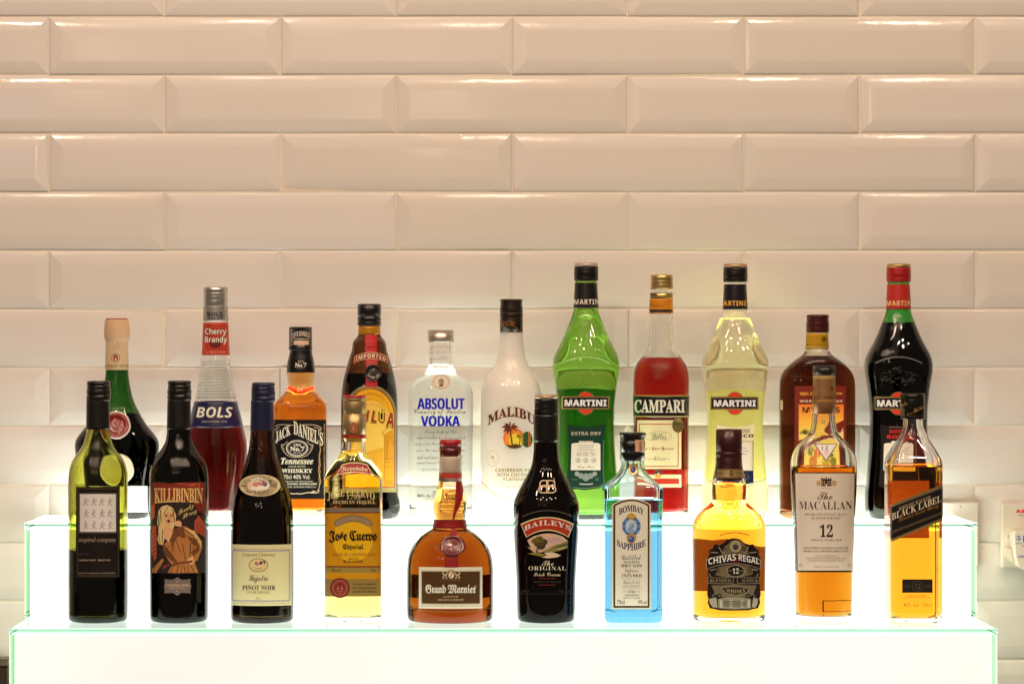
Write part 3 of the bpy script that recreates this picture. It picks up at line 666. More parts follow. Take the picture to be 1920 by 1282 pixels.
# ---- 6 irish cream
def irish_cream():
    dk = pm('#0b0706', .03, 0, 0, 'black_glass', spec=.3)
    b = Bottle('liqueur_bottle', 'glossy black cream liqueur bottle with red arched banner and country landscape label', 'liqueur bottle', 1023.8, 'f',
        [(1163, 53.6), (1140, 54.8), (1100, 55.2), (1050, 57.6), (1000, 60.7), (960, 62.2), (945, 61.6), (935, 59), (920, 52), (905, 44), (890, 35.6), (875, 28.4), (860, 25), (830, 22.9), (776, 22.3), (748, 21)],
        748, 0, None, None, solid=dk)
    b.cap('cap', [(746.5, 22), (748, 22.4), (754, 22.6), (756, 21.6), (760, 22.6), (766, 22.6), (767.5, 22), (769, 22.6), (775, 22.6), (776.5, 22)], BLACK, .7)
    o, _ = b.cap('cap_rim', [(740, 21.4), (741, 22.2), (746.5, 22.3)], pm((.72, .52, .34), .3, .75, 0, 'copper_rim'), .7)
    b.sleeve('neck_sleeve', 777, 828, pm('#0d090a', .3, 0, .3, 'black_neck_foil'), .0005)
    a = Art(b.P, 945, 730, 5.342, base=.0005); g = pm((.92, .70, .48), .6, 0, 0, 'copper_print', spec=.2)
    for sx in (-1, 1):
        f = lambda x: 434+sx*x
        a.line([(f(6), 908), (f(6), 1038)], 9, g).line([(f(6), 1034), (f(60), 1034), (f(84), 1016), (f(84), 990), (f(62), 972), (f(6), 972)], 11, g).line([(f(62), 972), (f(76), 950), (f(70), 924), (f(48), 912), (f(6), 912)], 10, g).line([(f(84), 972), (f(30), 958), (f(6), 966)], 8, g)
    a.line([(500, 888), (512, 960)], 7, g)
    a.done('monogram', b.root)
    a = Art(b.P, 945, 930, 5.342, base=.0006); hi = pm((.45, .42, .40), .05, .9, .5, 'raised_arc')  # embossed ridge; its highlight is put into the pale grey colour
    n = 24; a.line([(182+510*i/n, 144+62*(2*i/n-1)**2) for i in range(n+1)], 9, hi); a.done('raised_arc', b.root)
    a = Art(b.P, 945, 930, 5.342)
    ar = lambda u, y: y+70*u*u
    def band(x0, x1, y0, y1, sk): return [(x0+(x1-x0)*i/20-(0), ar(2*i/20-1, y0)) for i in range(21)]+[(x1-sk+(x0-x1+2*sk)*i/20, ar(1-2*i/20, y1)) for i in range(21)]
    a.poly(band(166, 702, 208, 345, 56), '#e4cfa0').up().poly(band(178, 690, 219, 333, 50), '#a8321a').up().T('BAILEYS', 203, 238, 668, 290, '#f2e6cf', 'b', arc=62, off=.006, sp=1.12).T('™', 655, 288, 672, 300, '#f2e6cf', 'h')
    # landscape
    a.poly([(232, 440), (300, 400), (380, 378), (440, 372), (520, 380), (590, 405), (638, 446), (560, 480), (450, 520), (380, 560), (300, 560), (262, 500)], '#c9ab98').poly([(232, 505), (300, 565), (360, 560), (300, 530)], '#c4a07a')
    a.poly([(390, 560), (470, 505), (560, 470), (640, 446), (636, 520), (560, 545), (470, 560)], '#87804a').poly([(232, 575), (330, 560), (420, 585), (380, 605), (300, 590)], '#7d7338').poly([(400, 565), (490, 560), (570, 590), (540, 610), (440, 622), (380, 612), (430, 590)], '#cdbd9e').up()
    a.poly([(440, 545), (560, 490), (636, 470), (636, 490), (560, 515)], '#4d5426').poly([(480, 530), (600, 505), (630, 512), (560, 535)], '#a8a060').poly([(400, 440), (520, 410), (600, 440), (480, 470)], '#b79aa0').poly([(250, 460), (330, 405), (400, 392), (350, 440)], '#c69a55').up()
    for x, y, r, c in ((350, 455, 55, '#574a20'), (310, 450, 36, '#6e5f2a'), (395, 460, 42, '#463c1a'), (355, 430, 40, '#7a6a30'), (370, 500, 44, '#3a3318'), (330, 480, 30, '#4b421e')): a.ell(x, y, r, r*.8, c, 18)
    a.rect(322, 520, 330, 565, '#33280f').rect(336, 520, 342, 562, '#33280f')
    a.T('The', 378, 645, 498, 694, '#d9c9ae', 's', off=-.004).T('ORIGINAL', 246, 700, 620, 742, '#dccfb8', 'b', off=-.012, sp=1.15).T('Irish Cream', 296, 762, 566, 800, '#cdbc9c', 's')
    a.rect(345, 821, 515, 826, '#7a221c').rect(345, 886, 515, 891, '#7a221c').T('PRODUCT OF IRELAND', 295, 848, 570, 866, '#3a3028', 'b').T('70cl', 170, 935, 250, 965, '#2c241c', 'h').T('17% vol', 550, 935, 660, 965, '#2c241c', 'h').rect(160, 976, 692, 979, '#3a322c')
    a.done('label', b.root)
irish_cream()

# ---- 7 blue gin
def gin():
    b = Bottle('gin_bottle', 'square light blue glass gin bottle with black cap and narrow arched white label', 'gin bottle', 1186, 'f',
        [(1163, 56.2), (1150, 57.2), (1100, 56.8), (990, 57), (935, 57.8), (918, 58.4), (912, 55.5), (900, 43), (890, 32), (880, 25.6), (870, 23), (860, 22.4), (830, 20), (818, 19)],
        820, 934, dielectric('blue_glass', 1.5, (.73, .875, .94), .010, ripple=.1), liquid('gin', (1, 1, 1)), t=.0052, base=.013, n=[(1163, 7), (915, 7), (875, 2)], ratio=[(1163, .82), (915, .82), (875, 1)], wf=.955)
    b.cap('cap', [(810.5, 23.4), (811.5, 25), (814.5, 25.2), (816.5, 24), (818, 23.2), (842, 23.2), (843, 22.8), (844.5, 22.8), (845.5, 23.2), (847, 22.4), (848.5, 23), (850, 23.2), (863, 23)], BLACK, 0)
    _, CP = b.cap('cap_tape', [(824.5, 23.45), (847, 23.55)], pm('#0c0a0b', .3, 0, .4, 'black_cap'), 0, top=False)
    a = Art(CP, 1110, 800, 6.746); a.rect(546, 165, 658, 314, '#c9a182').rect(576, 165, 580, 314, '#e5c9ac').up().T('LIMITED', 600, 190, 624, 306, '#5a3c30', 'h', rot90=True)
    a.done('duty_strip', b.root)
    a = Art(b.P, 1110, 800, 6.746, base=.0006); G = pm((.60, .43, .18), .3, .7, 0, 'gold_badge')
    sh = lambda k: [(520+k*x, 540+k*y) for x, y in ((-58, -80), (-25, -62), (0, -76), (25, -62), (60, -80), (58, -50), (68, -10), (58, 30), (35, 62), (0, 78), (-35, 62), (-56, 30), (-68, -10), (-56, -50))]
    a.poly(sh(1), '#1c140c').up().poly(sh(.88), G).up().ell(518, 546, 34, 40, '#1c140c').up().ell(518, 548, 27, 32, '#2b3c98').up().ell(510, 536, 9, 9, '#8fa3dc')
    a.done('badge', b.root)
    a = Art(b.P, 1110, 800, 6.746)
    arch = lambda x0, x1, yt, ys, yb: [(x0+(x1-x0)*i/20, yt+(ys-yt)*(2*i/20-1)**2) for i in range(21)]+[(x1, yb), (x0, yb)]
    a.poly(arch(252, 744, 906, 985, 2302), '#d9cfae').up().poly(arch(270, 727, 920, 990, 2287), '#3c2a18').up().poly(arch(294, 705, 940, 1004, 2262), '#e0d9c8').up()
    N = '#14123a'
    a.T('BOMBAY', 340, 988, 656, 1070, N, 'b', arc=52, off=.008, sp=.95).T('SAPPHIRE', 315, 1478, 680, 1562, N, 'b', arc=-62, off=.008, sp=.92)
    for sx in (-1, 1):
        f = lambda x: 498+sx*x
        for i in range(9):
            t = math.radians(-60+i*20); a.ell(f(95*math.cos(t)), 1255+105*math.sin(t), 26, 22, ('#3d67a8', '#5d8ac4')[i % 2], 12)
    a.poly([(430, 1160), (450, 1110), (498, 1085), (546, 1110), (568, 1160), (540, 1190), (456, 1190)], '#b79a4c').up()
    a.ell(494, 1260, 76, 92, '#8b97ac').up().ell(494, 1260, 66, 82, '#b4cbe4').up().poly([(450, 1290), (480, 1220), (520, 1210), (545, 1250), (525, 1290), (540, 1330), (470, 1335)], '#86a9d2').line([(455, 1315), (500, 1275), (525, 1235)], 10, '#2c4f8e').line([(470, 1330), (540, 1310)], 8, '#2c4f8e')
    a.poly([(435, 1390), (460, 1360), (500, 1345), (540, 1360), (562, 1390), (545, 1450), (495, 1490), (450, 1450)], '#a58a4a').up().ell(496, 1420, 36, 40, '#2c5599').up().ell(486, 1408, 12, 12, '#8fb3e0')
    D_ = '#3a3630'
    a.T('Distilled', 375, 1615, 620, 1680, '#4b4a5c', 's', off=-.006).T('LONDON', 402, 1698, 602, 1722, D_, 'b', sp=1.2).T('DRY GIN', 370, 1738, 630, 1770, '#1e1a24', 'b', sp=1.1).T('Vapour', 410, 1790, 588, 1852, '#4b4a5c', 's', off=-.006).T('INFUSED', 378, 1862, 626, 1896, '#1e1a24', 'b', sp=1.2)
    a.rect(375, 1918, 632, 1922, '#b0a78c').rect(375, 2042, 632, 2046, '#b0a78c')
    a.T('Hand selected', 392, 1940, 606, 1984, '#6b685f', 's', off=-.008).T('exotic botanicals', 385, 1992, 610, 2026, '#6b685f', 's', off=-.008).T('1761', 460, 2068, 540, 2100, D_, 'b').rect(390, 2082, 450, 2086, '#6b685f').rect(550, 2082, 612, 2086, '#6b685f')
    a.T('IMPORTED', 416, 2120, 592, 2138, D_, 'b', sp=1.2).T('PRODUCT OF ENGLAND', 396, 2156, 608, 2172, '#6b685f', 'b').T('75cl', 316, 2192, 412, 2238, D_, 'n').T('47% vol', 580, 2192, 690, 2238, D_, 'n')
    a.done('label', b.root)
gin()

# ---- 8 blended whisky, oval bottle
AMBER = lambda n, T: liquid(n, T)
def whisky_oval():
    b = Bottle('whisky_bottle', 'broad oval bottle of golden whisky with dark maroon cap and black shield label', 'whisky bottle', 1367, 'f',
        [(1163, 66.6), (1150, 68), (1130, 68), (1040, 68.7), (1000, 69.4), (985, 68.2), (975, 64.8), (965, 57.8), (955, 48), (945, 37), (938, 31), (920, 31.8), (902, 31.2), (890, 28), (880, 26), (856, 23), (820, 21), (812, 20)],
        814, 906, CLEAR, AMBER('golden_whisky', (.93, .25, .003)), t=.004, base=.0048, n=[(1163, 2.6), (960, 2.5), (935, 2)], ratio=[(1163, .60), (960, .62), (935, .95)])
    mr = pm('#3d0f14', .35, .2, .3, 'maroon_cap')
    b.cap('cap', [(804.5, 23.2), (806, 24.2), (844, 24.4), (845.5, 23.4), (847, 23.4), (848.5, 24.6), (855, 24.4), (856, 23.6), (857.5, 24.4), (868, 24.4), (880, 26.2), (890, 28.4), (900, 30.9)], mr, -.3)
    CP = Prof(1367, 'f', [(875, 25.3), (880, 26.25), (890, 28.45), (900, 30.95)])
    a = Art(CP, 1285, 790, 6.106)
    a.rect(310, 548, 700, 560, '#8f7238', arc=-3).rect(310, 566, 700, 632, pm((.46, .36, .18), .35, .5, 0, 'gold_band'), arc=-3).rect(310, 638, 700, 648, '#8f7238', arc=-3).up().ell(528, 596, 27, 30, '#2a0c0e').up().line([(512, 580), (544, 612)], 6, '#a58a4a').line([(544, 580), (512, 612)], 6, '#a58a4a').T('PREMIUM', 365, 580, 485, 608, '#5c4a24', 'b').T('SCOTCH', 572, 580, 655, 608, '#5c4a24', 'b')
    a.done('cap_band', b.root)
    a = Art(b.P, 1285, 980, 6.75); K = '#160b09'; G = pm((.30, .25, .14), .34, .55, 0, 'antique_gold'); G2 = '#a59668'
    half = [(640, 195), (700, 212), (740, 250), (800, 280), (860, 268), (885, 320), (930, 350), (925, 400), (955, 455), (948, 520), (940, 560), (945, 650), (942, 780), (955, 900), (940, 960), (948, 1010), (920, 1080), (850, 1092), (800, 1106), (620, 1110)]
    mir = [(1236-x if i else x, y) for i, (x, y) in enumerate(half)]
    sh = half+[(2*615-x, y) for x, y in half[::-1]]
    a.poly(sh, K).up()
    q = lambda k: [(612+(x-612)*k, 650+(y-650)*k) for x, y in sh]
    a.poly([(540, 270), (580, 225), (640, 210), (700, 228), (745, 275), (790, 310), (800, 400), (460, 400), (480, 310)], G)
    a.poly([(420, 560), (500, 540), (640, 530), (780, 545), (860, 580), (850, 650), (700, 690), (540, 690), (380, 660)], G)
    a.poly([(330, 790), (470, 790), (620, 770), (780, 790), (900, 790), (860, 900), (820, 940), (430, 940), (380, 900)], G)
    a.poly([(300, 960), (390, 940), (410, 1070), (350, 1070), (310, 1020)], '#8f8a78').poly([(920, 960), (860, 940), (840, 1070), (890, 1070), (915, 1020)], '#8f8a78').poly([(410, 960), (530, 940), (700, 940), (830, 960), (830, 1080), (620, 1092), (420, 1080)], '#7d7864').up()
    for x, w in ((440, 26), (560, 40), (700, 34), (790, 24)): a.rect(x, 968, x+w, 1070, '#a5a08c')
    ar = lambda x0, x1, y0, y1, c: [(x0+(x1-x0)*i/16, y0+c*(2*i/16-1)**2) for i in range(17)]+[(x1+(x0-x1)*i/16, y1+c*(2*i/16-1)**2) for i in range(17)]
    a.poly(ar(262, 956, 396, 520, 70), '#8c867a').poly(ar(282, 612, 690, 772, -8), '#76705c').poly(ar(655, 942, 690, 772, -8), '#76705c').poly([(450, 820), (540, 806), (700, 806), (812, 830), (780, 890), (640, 922), (510, 890)], '#8c8262').up()
    a.poly(ar(272, 946, 406, 510, 70), K).poly(ar(290, 604, 698, 764, -8), '#1c0c0a').poly(ar(663, 934, 698, 764, -8), '#1c0c0a').poly([(462, 826), (540, 814), (700, 814), (800, 836), (770, 884), (640, 912), (515, 884)], '#1c0c0a').up()
    a.rect(590, 410, 690, 508, '#471111').up().T('CHIVAS', 292, 418, 640, 500, '#e4ddd0', 'h', arc=0, slope=-.16, off=-.004).T('REGAL', 675, 418, 935, 500, '#e4ddd0', 'h', slope=.19, off=-.004)
    a.ell(637, 608, 112, 76, '#9c937c').up().ell(637, 608, 104, 68, K).up().T('12', 598, 572, 676, 642, '#e0d8c8', 'b', off=-.004).rect(545, 604, 590, 610, G2).rect(682, 604, 730, 610, G2)
    a.T('BLENDED', 310, 712, 578, 750, '#8a7a5c', 'b', off=-.006).T('SCOTCH', 714, 712, 918, 750, '#8a7a5c', 'b', off=-.006).T('WHISKY', 515, 842, 765, 890, '#9a8a68', 'b', arc=-14, off=-.006)
    a.ell(636, 300, 56, 58, '#8e8458').up().ell(636, 306, 34, 36, '#2b3454').up().ring(636, 300, 66, 70, 8, '#c2b893', 30).T('1801', 575, 372, 705, 388, '#3a2f1a', 'b')
    for sx in (-1, 1):
        f = lambda x: 612+sx*x
        a.ring(f(130), 330, 26, 26, 9, K, 20).ring(f(205), 600, 26, 30, 10, '#3a2f1c', 20).line([(f(190), 300), (f(140), 390), (f(110), 350)], 10, '#8a8476').line([(f(290), 370), (f(200), 380)], 9, '#9c968a').line([(f(300), 600), (f(210), 580)], 8, '#9c968a').line([(f(270), 930), (f(150), 800)], 12, '#706a5c').ring(f(185), 925, 30, 30, 11, K, 20).line([(f(310), 640), (f(290), 680)], 8, '#8a8476')
    a.lines([990, 1010, 1030, 1052], 460, 800, '#4d4838', 9, 5)
    a.done('label', b.root)
    a = Art(b.P, 1285, 980, 6.75, side=1); a.poly([(95, 196), (250, 192), (350, 206), (520, 190), (1015, 330), (1015, 850), (95, 850)], paper('#9a6a48')); a.done('back_label', b.root)
    a = Art(b.P, 1285, 980, 6.75, base=.0001); n = 20; a.line([(438+370*i/n, 124+36*(2*i/n-1)**2) for i in range(n+1)], 11, pm((.30, .17, .02), .2, name='amber_line')); a.done('raised_line', b.root)
whisky_oval()

# ---- 9 single malt
def single_malt():
    b = Bottle('whisky_bottle', 'tapered clear whisky bottle with copper neck foil and tall pale label numbered 12', 'whisky bottle', 1544.4, 'f',
        [(1163, 52.4), (1140, 53.4), (1050, 54.5), (1000, 56.2), (960, 58.6), (900, 61.4), (875, 61.7), (860, 60.6), (850, 58), (840, 53), (830, 44.6), (820, 34), (812, 27), (800, 24), (786, 22), (776, 21.4), (720, 19.6), (700, 19)],
        704, 874, CLEAR, AMBER('single_malt', (.60, .16, .004)), t=.0040, base=.0072)
    b.cap('cap', [(685, 20.2), (686, 21), (703, 21.2)], pm('#1d1712', .4, 0, .3, 'dark_cap'), 1)
    cp = pm((.40, .22, .09), .4, .5, 0, 'copper_foil', var=.08)
    _, CP = b.cap('neck_foil', [(703, 20.8), (712, 21), (752, 21.2), (775, 22.9)], cp, 1, top=False)
    a = Art(CP, 1470, 670, 5.342)
    a.rect(278, 182, 520, 214, '#a58d58').rect(276, 430, 524, 440, '#b5813f').up().T('ALLAN', 300, 386, 358, 412, '#4d2c14', 'b').T('MACALLAN', 396, 386, 520, 412, '#4d2c14', 'b').ell(478, 312, 20, 22, '#6b4122').ell(296, 312, 10, 22, '#6b4122')
    a.done('foil_print', b.root)
    a = Art(b.P, 1470, 670, 5.342)
    a.poly([(300, 864), (540, 864), (422, 1042)], '#5a3a2a').up().poly([(314, 871), (526, 871), (422, 1028)], '#efe8e2').up().T('12', 380, 886, 446, 926, '#4a4440', 'n').T('YEARS', 395, 936, 450, 950, '#c56a5a', 'h').T('OLD', 404, 958, 440, 970, '#c56a5a', 'h')
    a.done('neck_label', b.root)
    a = Art(b.P, 1470, 930, 5.342); pp = pm((.95, .88, .76), .5, name='peach_paper', var=.02)
    L = [(72, -262), (726, -262), (690, 760), (128, 760)]
    a.poly([(100, -240), (718, -240), (690, 762), (130, 762)], '#3a1f10').up().poly([(112, -228), (707, -228), (684, 744), (139, 744)], pp).up()
    K = '#241a18'
    for x in (378, 400, 422, 446, 468): a.rect(x-8, -180, x+8, -160, K)
    a.rect(374, -166, 474, -100, K).up()
    for y in (-145, -122): 
        for x in (386, 406, 440, 460): a.rect(x-5, y-6, x+5, y+8, '#cdb49a')
    a.rect(417, -122, 431, -100, pp).rect(421, -190, 427, -168, K).ell(350, -130, 26, 28, '#c2a880').ell(500, -130, 28, 28, '#c2a880').up().ring(345, -130, 18, 20, 5, '#9a8462', 16).ring(505, -130, 20, 20, 5, '#9a8462', 16)
    a.T('EST 1824', 380, -84, 470, -74, '#a5937c', 'b')
    a.T('The', 335, -40, 485, 34, '#3b2420', 's', off=-.004).T('MACALLAN', 150, 52, 682, 132, '#33201e', 'b', off=-.012, sp=1.06)
    a.T('HIGHLAND SINGLE MALT', 208, 170, 628, 194, '#6b5547', 'b', off=-.012, sp=1.2).T('SCOTCH WHISKY', 278, 208, 566, 232, '#6b5547', 'b', off=-.012, sp=1.2).T('12', 358, 284, 490, 408, K, 'b').T('TWELVE YEARS OLD', 270, 430, 576, 448, '#5a4438', 'b', sp=1.2)
    a.T('EXCLUSIVELY MATURED IN SELECTED', 195, 510, 640, 528, '#6b5547', 'b').T('SHERRY OAK CASKS FROM JEREZ SPAIN', 195, 542, 640, 560, '#6b5547', 'b')
    a.T('DISTILLED AND BOTTLED BY', 310, 592, 530, 604, '#94806c', 'b').T('THE MACALLAN DISTILLERS LTD', 218, 614, 625, 628, '#8a7462', 'b').T('EASTER ELCHIES CRAIGELLACHIE SCOTLAND', 240, 640, 605, 652, '#94806c', 'b').T('PRODUCT OF SCOTLAND', 300, 702, 550, 714, '#94806c', 'b').T('40%', 148, 680, 186, 704, '#94806c', 'n').T('70cl', 640, 680, 670, 704, '#94806c', 'n')
    a.done('label', b.root)
    a = Art(b.P, 1470, 930, 5.342, side=1); K = pm('#20130a', .5, name='print_dark')
    for x0, x1 in ((116, 290), (392, 690)): a.box(x0, 1026, x1, 1142, 7, K)
    a.rect(150, -225, 650, 740, '#6b4a2c')
    a.done('back_label', b.root)
single_malt()

# ---- 10 square whisky, slanted label
def whisky_square():
    b = Bottle('whisky_bottle', 'tall square bottle of amber whisky with a slanted black and gold label', 'whisky bottle', 1712.4, 'f',
        [(1163, 54.4), (1150, 55.4), (1000, 55.4), (870, 55.6), (862, 54), (850, 48.6), (840, 43), (830, 37), (820, 31), (810, 26), (802, 22.8), (786, 20.8), (750, 19), (742, 18.5)],
        744, 871, CLEAR, AMBER('amber_whisky', (.92, .31, .008)), t=.0045, base=.005, n=[(1163, 7), (868, 7), (815, 2)], ratio=[(1163, 1), (868, 1), (815, 1)], wf=.885)
    _, CP = b.cap('cap', [(737, 21.4), (738.5, 22.6), (745, 22.8), (746.5, 22.2), (748, 22.8), (754, 22.9), (778, 23), (779, 22.4), (780, 22.9), (784.5, 22.8), (785.5, 22)], pm('#12100c', .32, .3, .3, 'black_cap_foil'), -1)
    a = Art(CP, 1640, 730, 5.342); g = '#a5864e'
    a.T('Walker', 262, 130, 330, 168, g, 's', slope=-.5).T('Johnnie', 318, 232, 386, 258, g, 's', slope=-.3).T('Walker', 390, 172, 494, 214, g, 's', slope=-.5).rect(258, 262, 506, 266, '#5c4c30').done('cap_print', b.root)
    a = Art(b.P, 1640, 730, 5.342); G = pm((.48, .33, .12), .32, .6, 0, 'gold_border'); K = '#12100f'; Lc = '#a99a80'
    ed = lambda d: [(122+d, 1195+d*.4), (150, 1156+d), (190, 1138+d), (682, 950+d), (682, 1312-d), (160, 1528-d), (122+d, 1518-d)]
    a.poly(ed(0), G).up().poly(ed(26), K).up()
    sl = -.375
    a.line([(170, 1175), (682, 985)], 4, '#8a8172').line([(170, 1500), (682, 1285)], 5, G).line([(172, 1440), (676, 1245)], 4, '#6b5c40')
    a.T('JOHNNIE WALKER', 238, 1120, 562, 1165, Lc, 'b', slope=sl, off=-.008).T('BLACK LABEL', 172, 1148, 668, 1218, '#d8cab0', 'b', slope=sl, off=-.006).T('Blended Scotch Whisky', 240, 1212, 645, 1268, '#8d6a30', 's', slope=sl)
    a.T('SOLD AGED 12 YEARS AND BOTTLED IN SCOTLAND', 180, 1318, 676, 1334, '#7d6c4c', 'b', slope=sl*1.02)
    a.done('label', b.root)
    a = Art(b.P, 1640, 930, 5.342)
    a.rect(276, 832, 580, 966, '#191613').up().rect(282, 880, 362, 920, '#262019').rect(494, 880, 574, 920, '#262019')
    p = [(380, 870), (395, 854), (460, 854), (476, 870), (476, 928), (460, 944), (395, 944), (380, 928), (380, 870)]
    a.up().line(p, 7, '#4a3d2a').T('12', 398, 876, 458, 926, '#5c4a30', 'h', off=-.01).T('AGED', 296, 892, 352, 908, '#4a3d2a', 'h').T('YEARS', 502, 892, 564, 908, '#4a3d2a', 'h')
    a.done('age_label', b.root)
    a = Art(b.P, 1640, 930, 5.342); q = pm((.40, .22, .02), .3, name='print_ochre')
    a.T('PRODUCT OF SCOTLAND', 335, 986, 510, 1002, q, 'h').T('BLENDED AND BOTTLED', 300, 1008, 560, 1020, q, 'h').T('40% vol', 285, 1070, 440, 1106, q, 'n', off=.004).T('70cl', 486, 1070, 572, 1106, q, 'n', off=.004)
    a.done('glass_print', b.root)
    a = Art(b.P, 1640, 730, 5.342, side=1); a.rect(90, 905, 520, 1478, paper('#a8623c')); a.done('back_label', b.root)
whisky_square()

# ================================================================= back row
# ---- herbal liqueur
def herbal():
    b = Bottle('liqueur_bottle', 'wide-shouldered dark green herbal liqueur bottle with cream neck foil and red wax seal', 'liqueur bottle', 219.3, 'b',
        [(971, 58), (962, 60.5), (930, 63.5), (900, 68), (870, 74), (845, 78.4), (835, 79), (825, 77), (815, 71), (805, 63), (795, 55), (785, 48.4), (775, 43), (765, 37.8), (750, 31.2), (735, 27), (715, 23.2), (695, 21.2), (640, 20), (610, 19.5)],
        612, 775, glass('deep_green_glass', (.018, .13, .012)), liquid('herbal_liqueur', (.05, .02, .003)), ratio=[(971, .66), (835, .66), (770, .9), (740, 1)])
    cr = pm('#dfc6a0', .55, name='cream_foil', var=.04)
    b.cap('cap', [(598.5, 20.8), (601, 21.6), (606, 22.6), (622, 23.6), (631, 23.6), (634, 22.6), (640, 21.2)], pm('#e2bd98', .5, name='peach_wax', var=.05), 0, flute=(26, .022))
    b.cap('seal_rim', [(597, 20.2), (598, 20.9), (599.2, 20.6)], pm('#8e1512', .4, name='red_wax'), 0)
    b.sleeve('neck_label', 636, 693.5, cr, .0007)
    a = Art(b.P, 130, 580, 6.106, base=.0009); K = '#5c4b3a'
    a.rect(424, 486, 672, 489, '#bfa57c').lines([414, 434, 452], 490, 590, '#9c8a72', 7, 2).ell(552, 394, 8, 8, K, 8).ring(530, 555, 52, 50, 8, '#6d6450', 24).ell(530, 556, 30, 34, '#b04a3a', 16).up().poly([(512, 540), (530, 520), (548, 540), (552, 582), (508, 582)], '#8c2018').poly([(522, 560), (530, 545), (538, 560), (538, 582), (522, 582)], '#dfc6a0')
    a.T('BÉNÉDICTINE', 352, 626, 690, 664, '#3b2f26', 'b', off=-.01).rect(424, 680, 674, 686, '#bfa57c')
    a.done('neck_print', b.root)
    b.disc('wax_seal', 218, 797, 27, 26, .003, pm('#e8dcd4', .35, 0, .3, 'pale_rim'), .1)
    b.disc('wax_seal', 218, 796.5, 23.5, 22.5, .0042, pm('#8f1f1c', .3, 0, .4, 'red_wax_seal'), .22)
    a = Art(b.P, 130, 770, 6.106, base=.0040); w = pm('#d9a8a0', .35, 0, .3, 'worn_wax')
    rd = random.Random(5)
    for i in range(16):
        t = rd.uniform(0, 6.28); r = rd.uniform(10, 88); x, y = 536+r*math.cos(t), 162+r*math.sin(t)*.95
        a.line([(x, y), (x+rd.uniform(-26, 26), y+rd.uniform(-30, 30)), (x+rd.uniform(-30, 30), y+rd.uniform(-20, 40))], 7, w)
    a.ring(536, 162, 120, 114, 7, w); a.done('seal_relief', b.root)
    b.disc('round_medallion', 219.5, 880, 31.5, 30, .0012, pm('#e6dcc0', .5, name='ivory'), .12)
    a = Art(b.P, 130, 770, 6.106); pp = '#e9e4cf'
    a.rect(205, 862, 894, 1160, pp).up().box(240, 895, 862, 1125, 3, '#b9b295').T('DOMINI', 470, 924, 766, 985, '#b0a888', 'b', off=-.01).rect(420, 1040, 815, 1044, '#a8a088')
    a.done('label', b.root)
herbal()

# ---- cherry brandy
def cherry():
    pts = [(971, 47), (965, 49), (930, 52), (900, 55.4), (870, 58), (845, 59.2), (830, 58.2), (812, 54.4), (800, 51.4), (775, 45.4), (752, 39.6), (725, 33.8), (700, 30), (666, 26), (640, 24.4), (605, 23.2), (575, 22), (550, 20)]
    b = Bottle('liqueur_bottle', 'waisted clear bottle of dark cherry brandy with silver cap, red and navy labels', 'liqueur bottle', 404.4, 'b',
        pts, 552, 790, CLEAR, liquid('cherry_brandy', (.055, .002, .002)), t=.004, base=.010)
    b.cap('cap', [(538.5, 22.2), (540, 23.2), (547, 23.2), (548.5, 22.2), (550, 23), (552, 23.2), (553.5, 22.3), (556, 23.2), (558.5, 23.2), (560, 22.4), (563, 23.3), (570, 23.3), (572.5, 22.4), (575, 23)], SILVER, -.2)
    sv = pm((.50, .47, .44), .35, .75, 0, 'silver_foil')
    p1 = b.sleeve('neck_foil', 574, 602.5, sv, .0007)
    rl = pm('#c23a26', .42, 0, .15, 'red_label')
    p2 = b.sleeve('neck_label', 605, 666, rl, .0005)
    nv = pm('#191a4a', .3, 0, .4, 'navy_label')
    p3 = b.sleeve('body_label', 752, 800, nv, .0005)
    for i in range(13): b.sleeve('glass_rib', 677+i*5.6, 678.6+i*5.6, CLEAR, .00035)
    a = Art(b.P, 340, 530, 5.571, base=.0009)
    a.T('BOLS', 272, 310, 430, 352, '#17161f', 'h').T('ANNO 1575', 274, 362, 432, 380, '#3a3840', 'h').done('print', p1)
    a = Art(b.P, 340, 530, 5.571, base=.0007)
    a.ell(355, 640, 60, 46, '#5e1a1c').up()
    for t, x0, y0, x1, y1 in (('Cherry', 248, 476, 470, 560), ('Brandy', 246, 560, 476, 645)):
        a.T(t, x0-3, y0-3, x1+3, y1+3, '#2a1210', 'h', off=.05)
    a.up()
    for t, x0, y0, x1, y1 in (('Cherry', 248, 476, 470, 560), ('Brandy', 246, 560, 476, 645)):
        a.T(t, x0, y0, x1, y1, '#ecdcc4', 'h')
    a.T('LIQUEUR', 262, 714, 456, 738, '#dca88e', 'h', sp=1.7).done('print', p2)
    a = Art(b.P, 340, 750, 5.571, base=.0007); a.T('BOLS', 154, 74, 540, 186, '#8b857c', 'o').up().T('BOLS', 154, 72, 536, 180, '#e2dacb', 'o').T('AMSTERDAM 1575', 212, 216, 476, 234, '#a9a29c', 'h', sp=1.3).done('print', p3)
cherry()

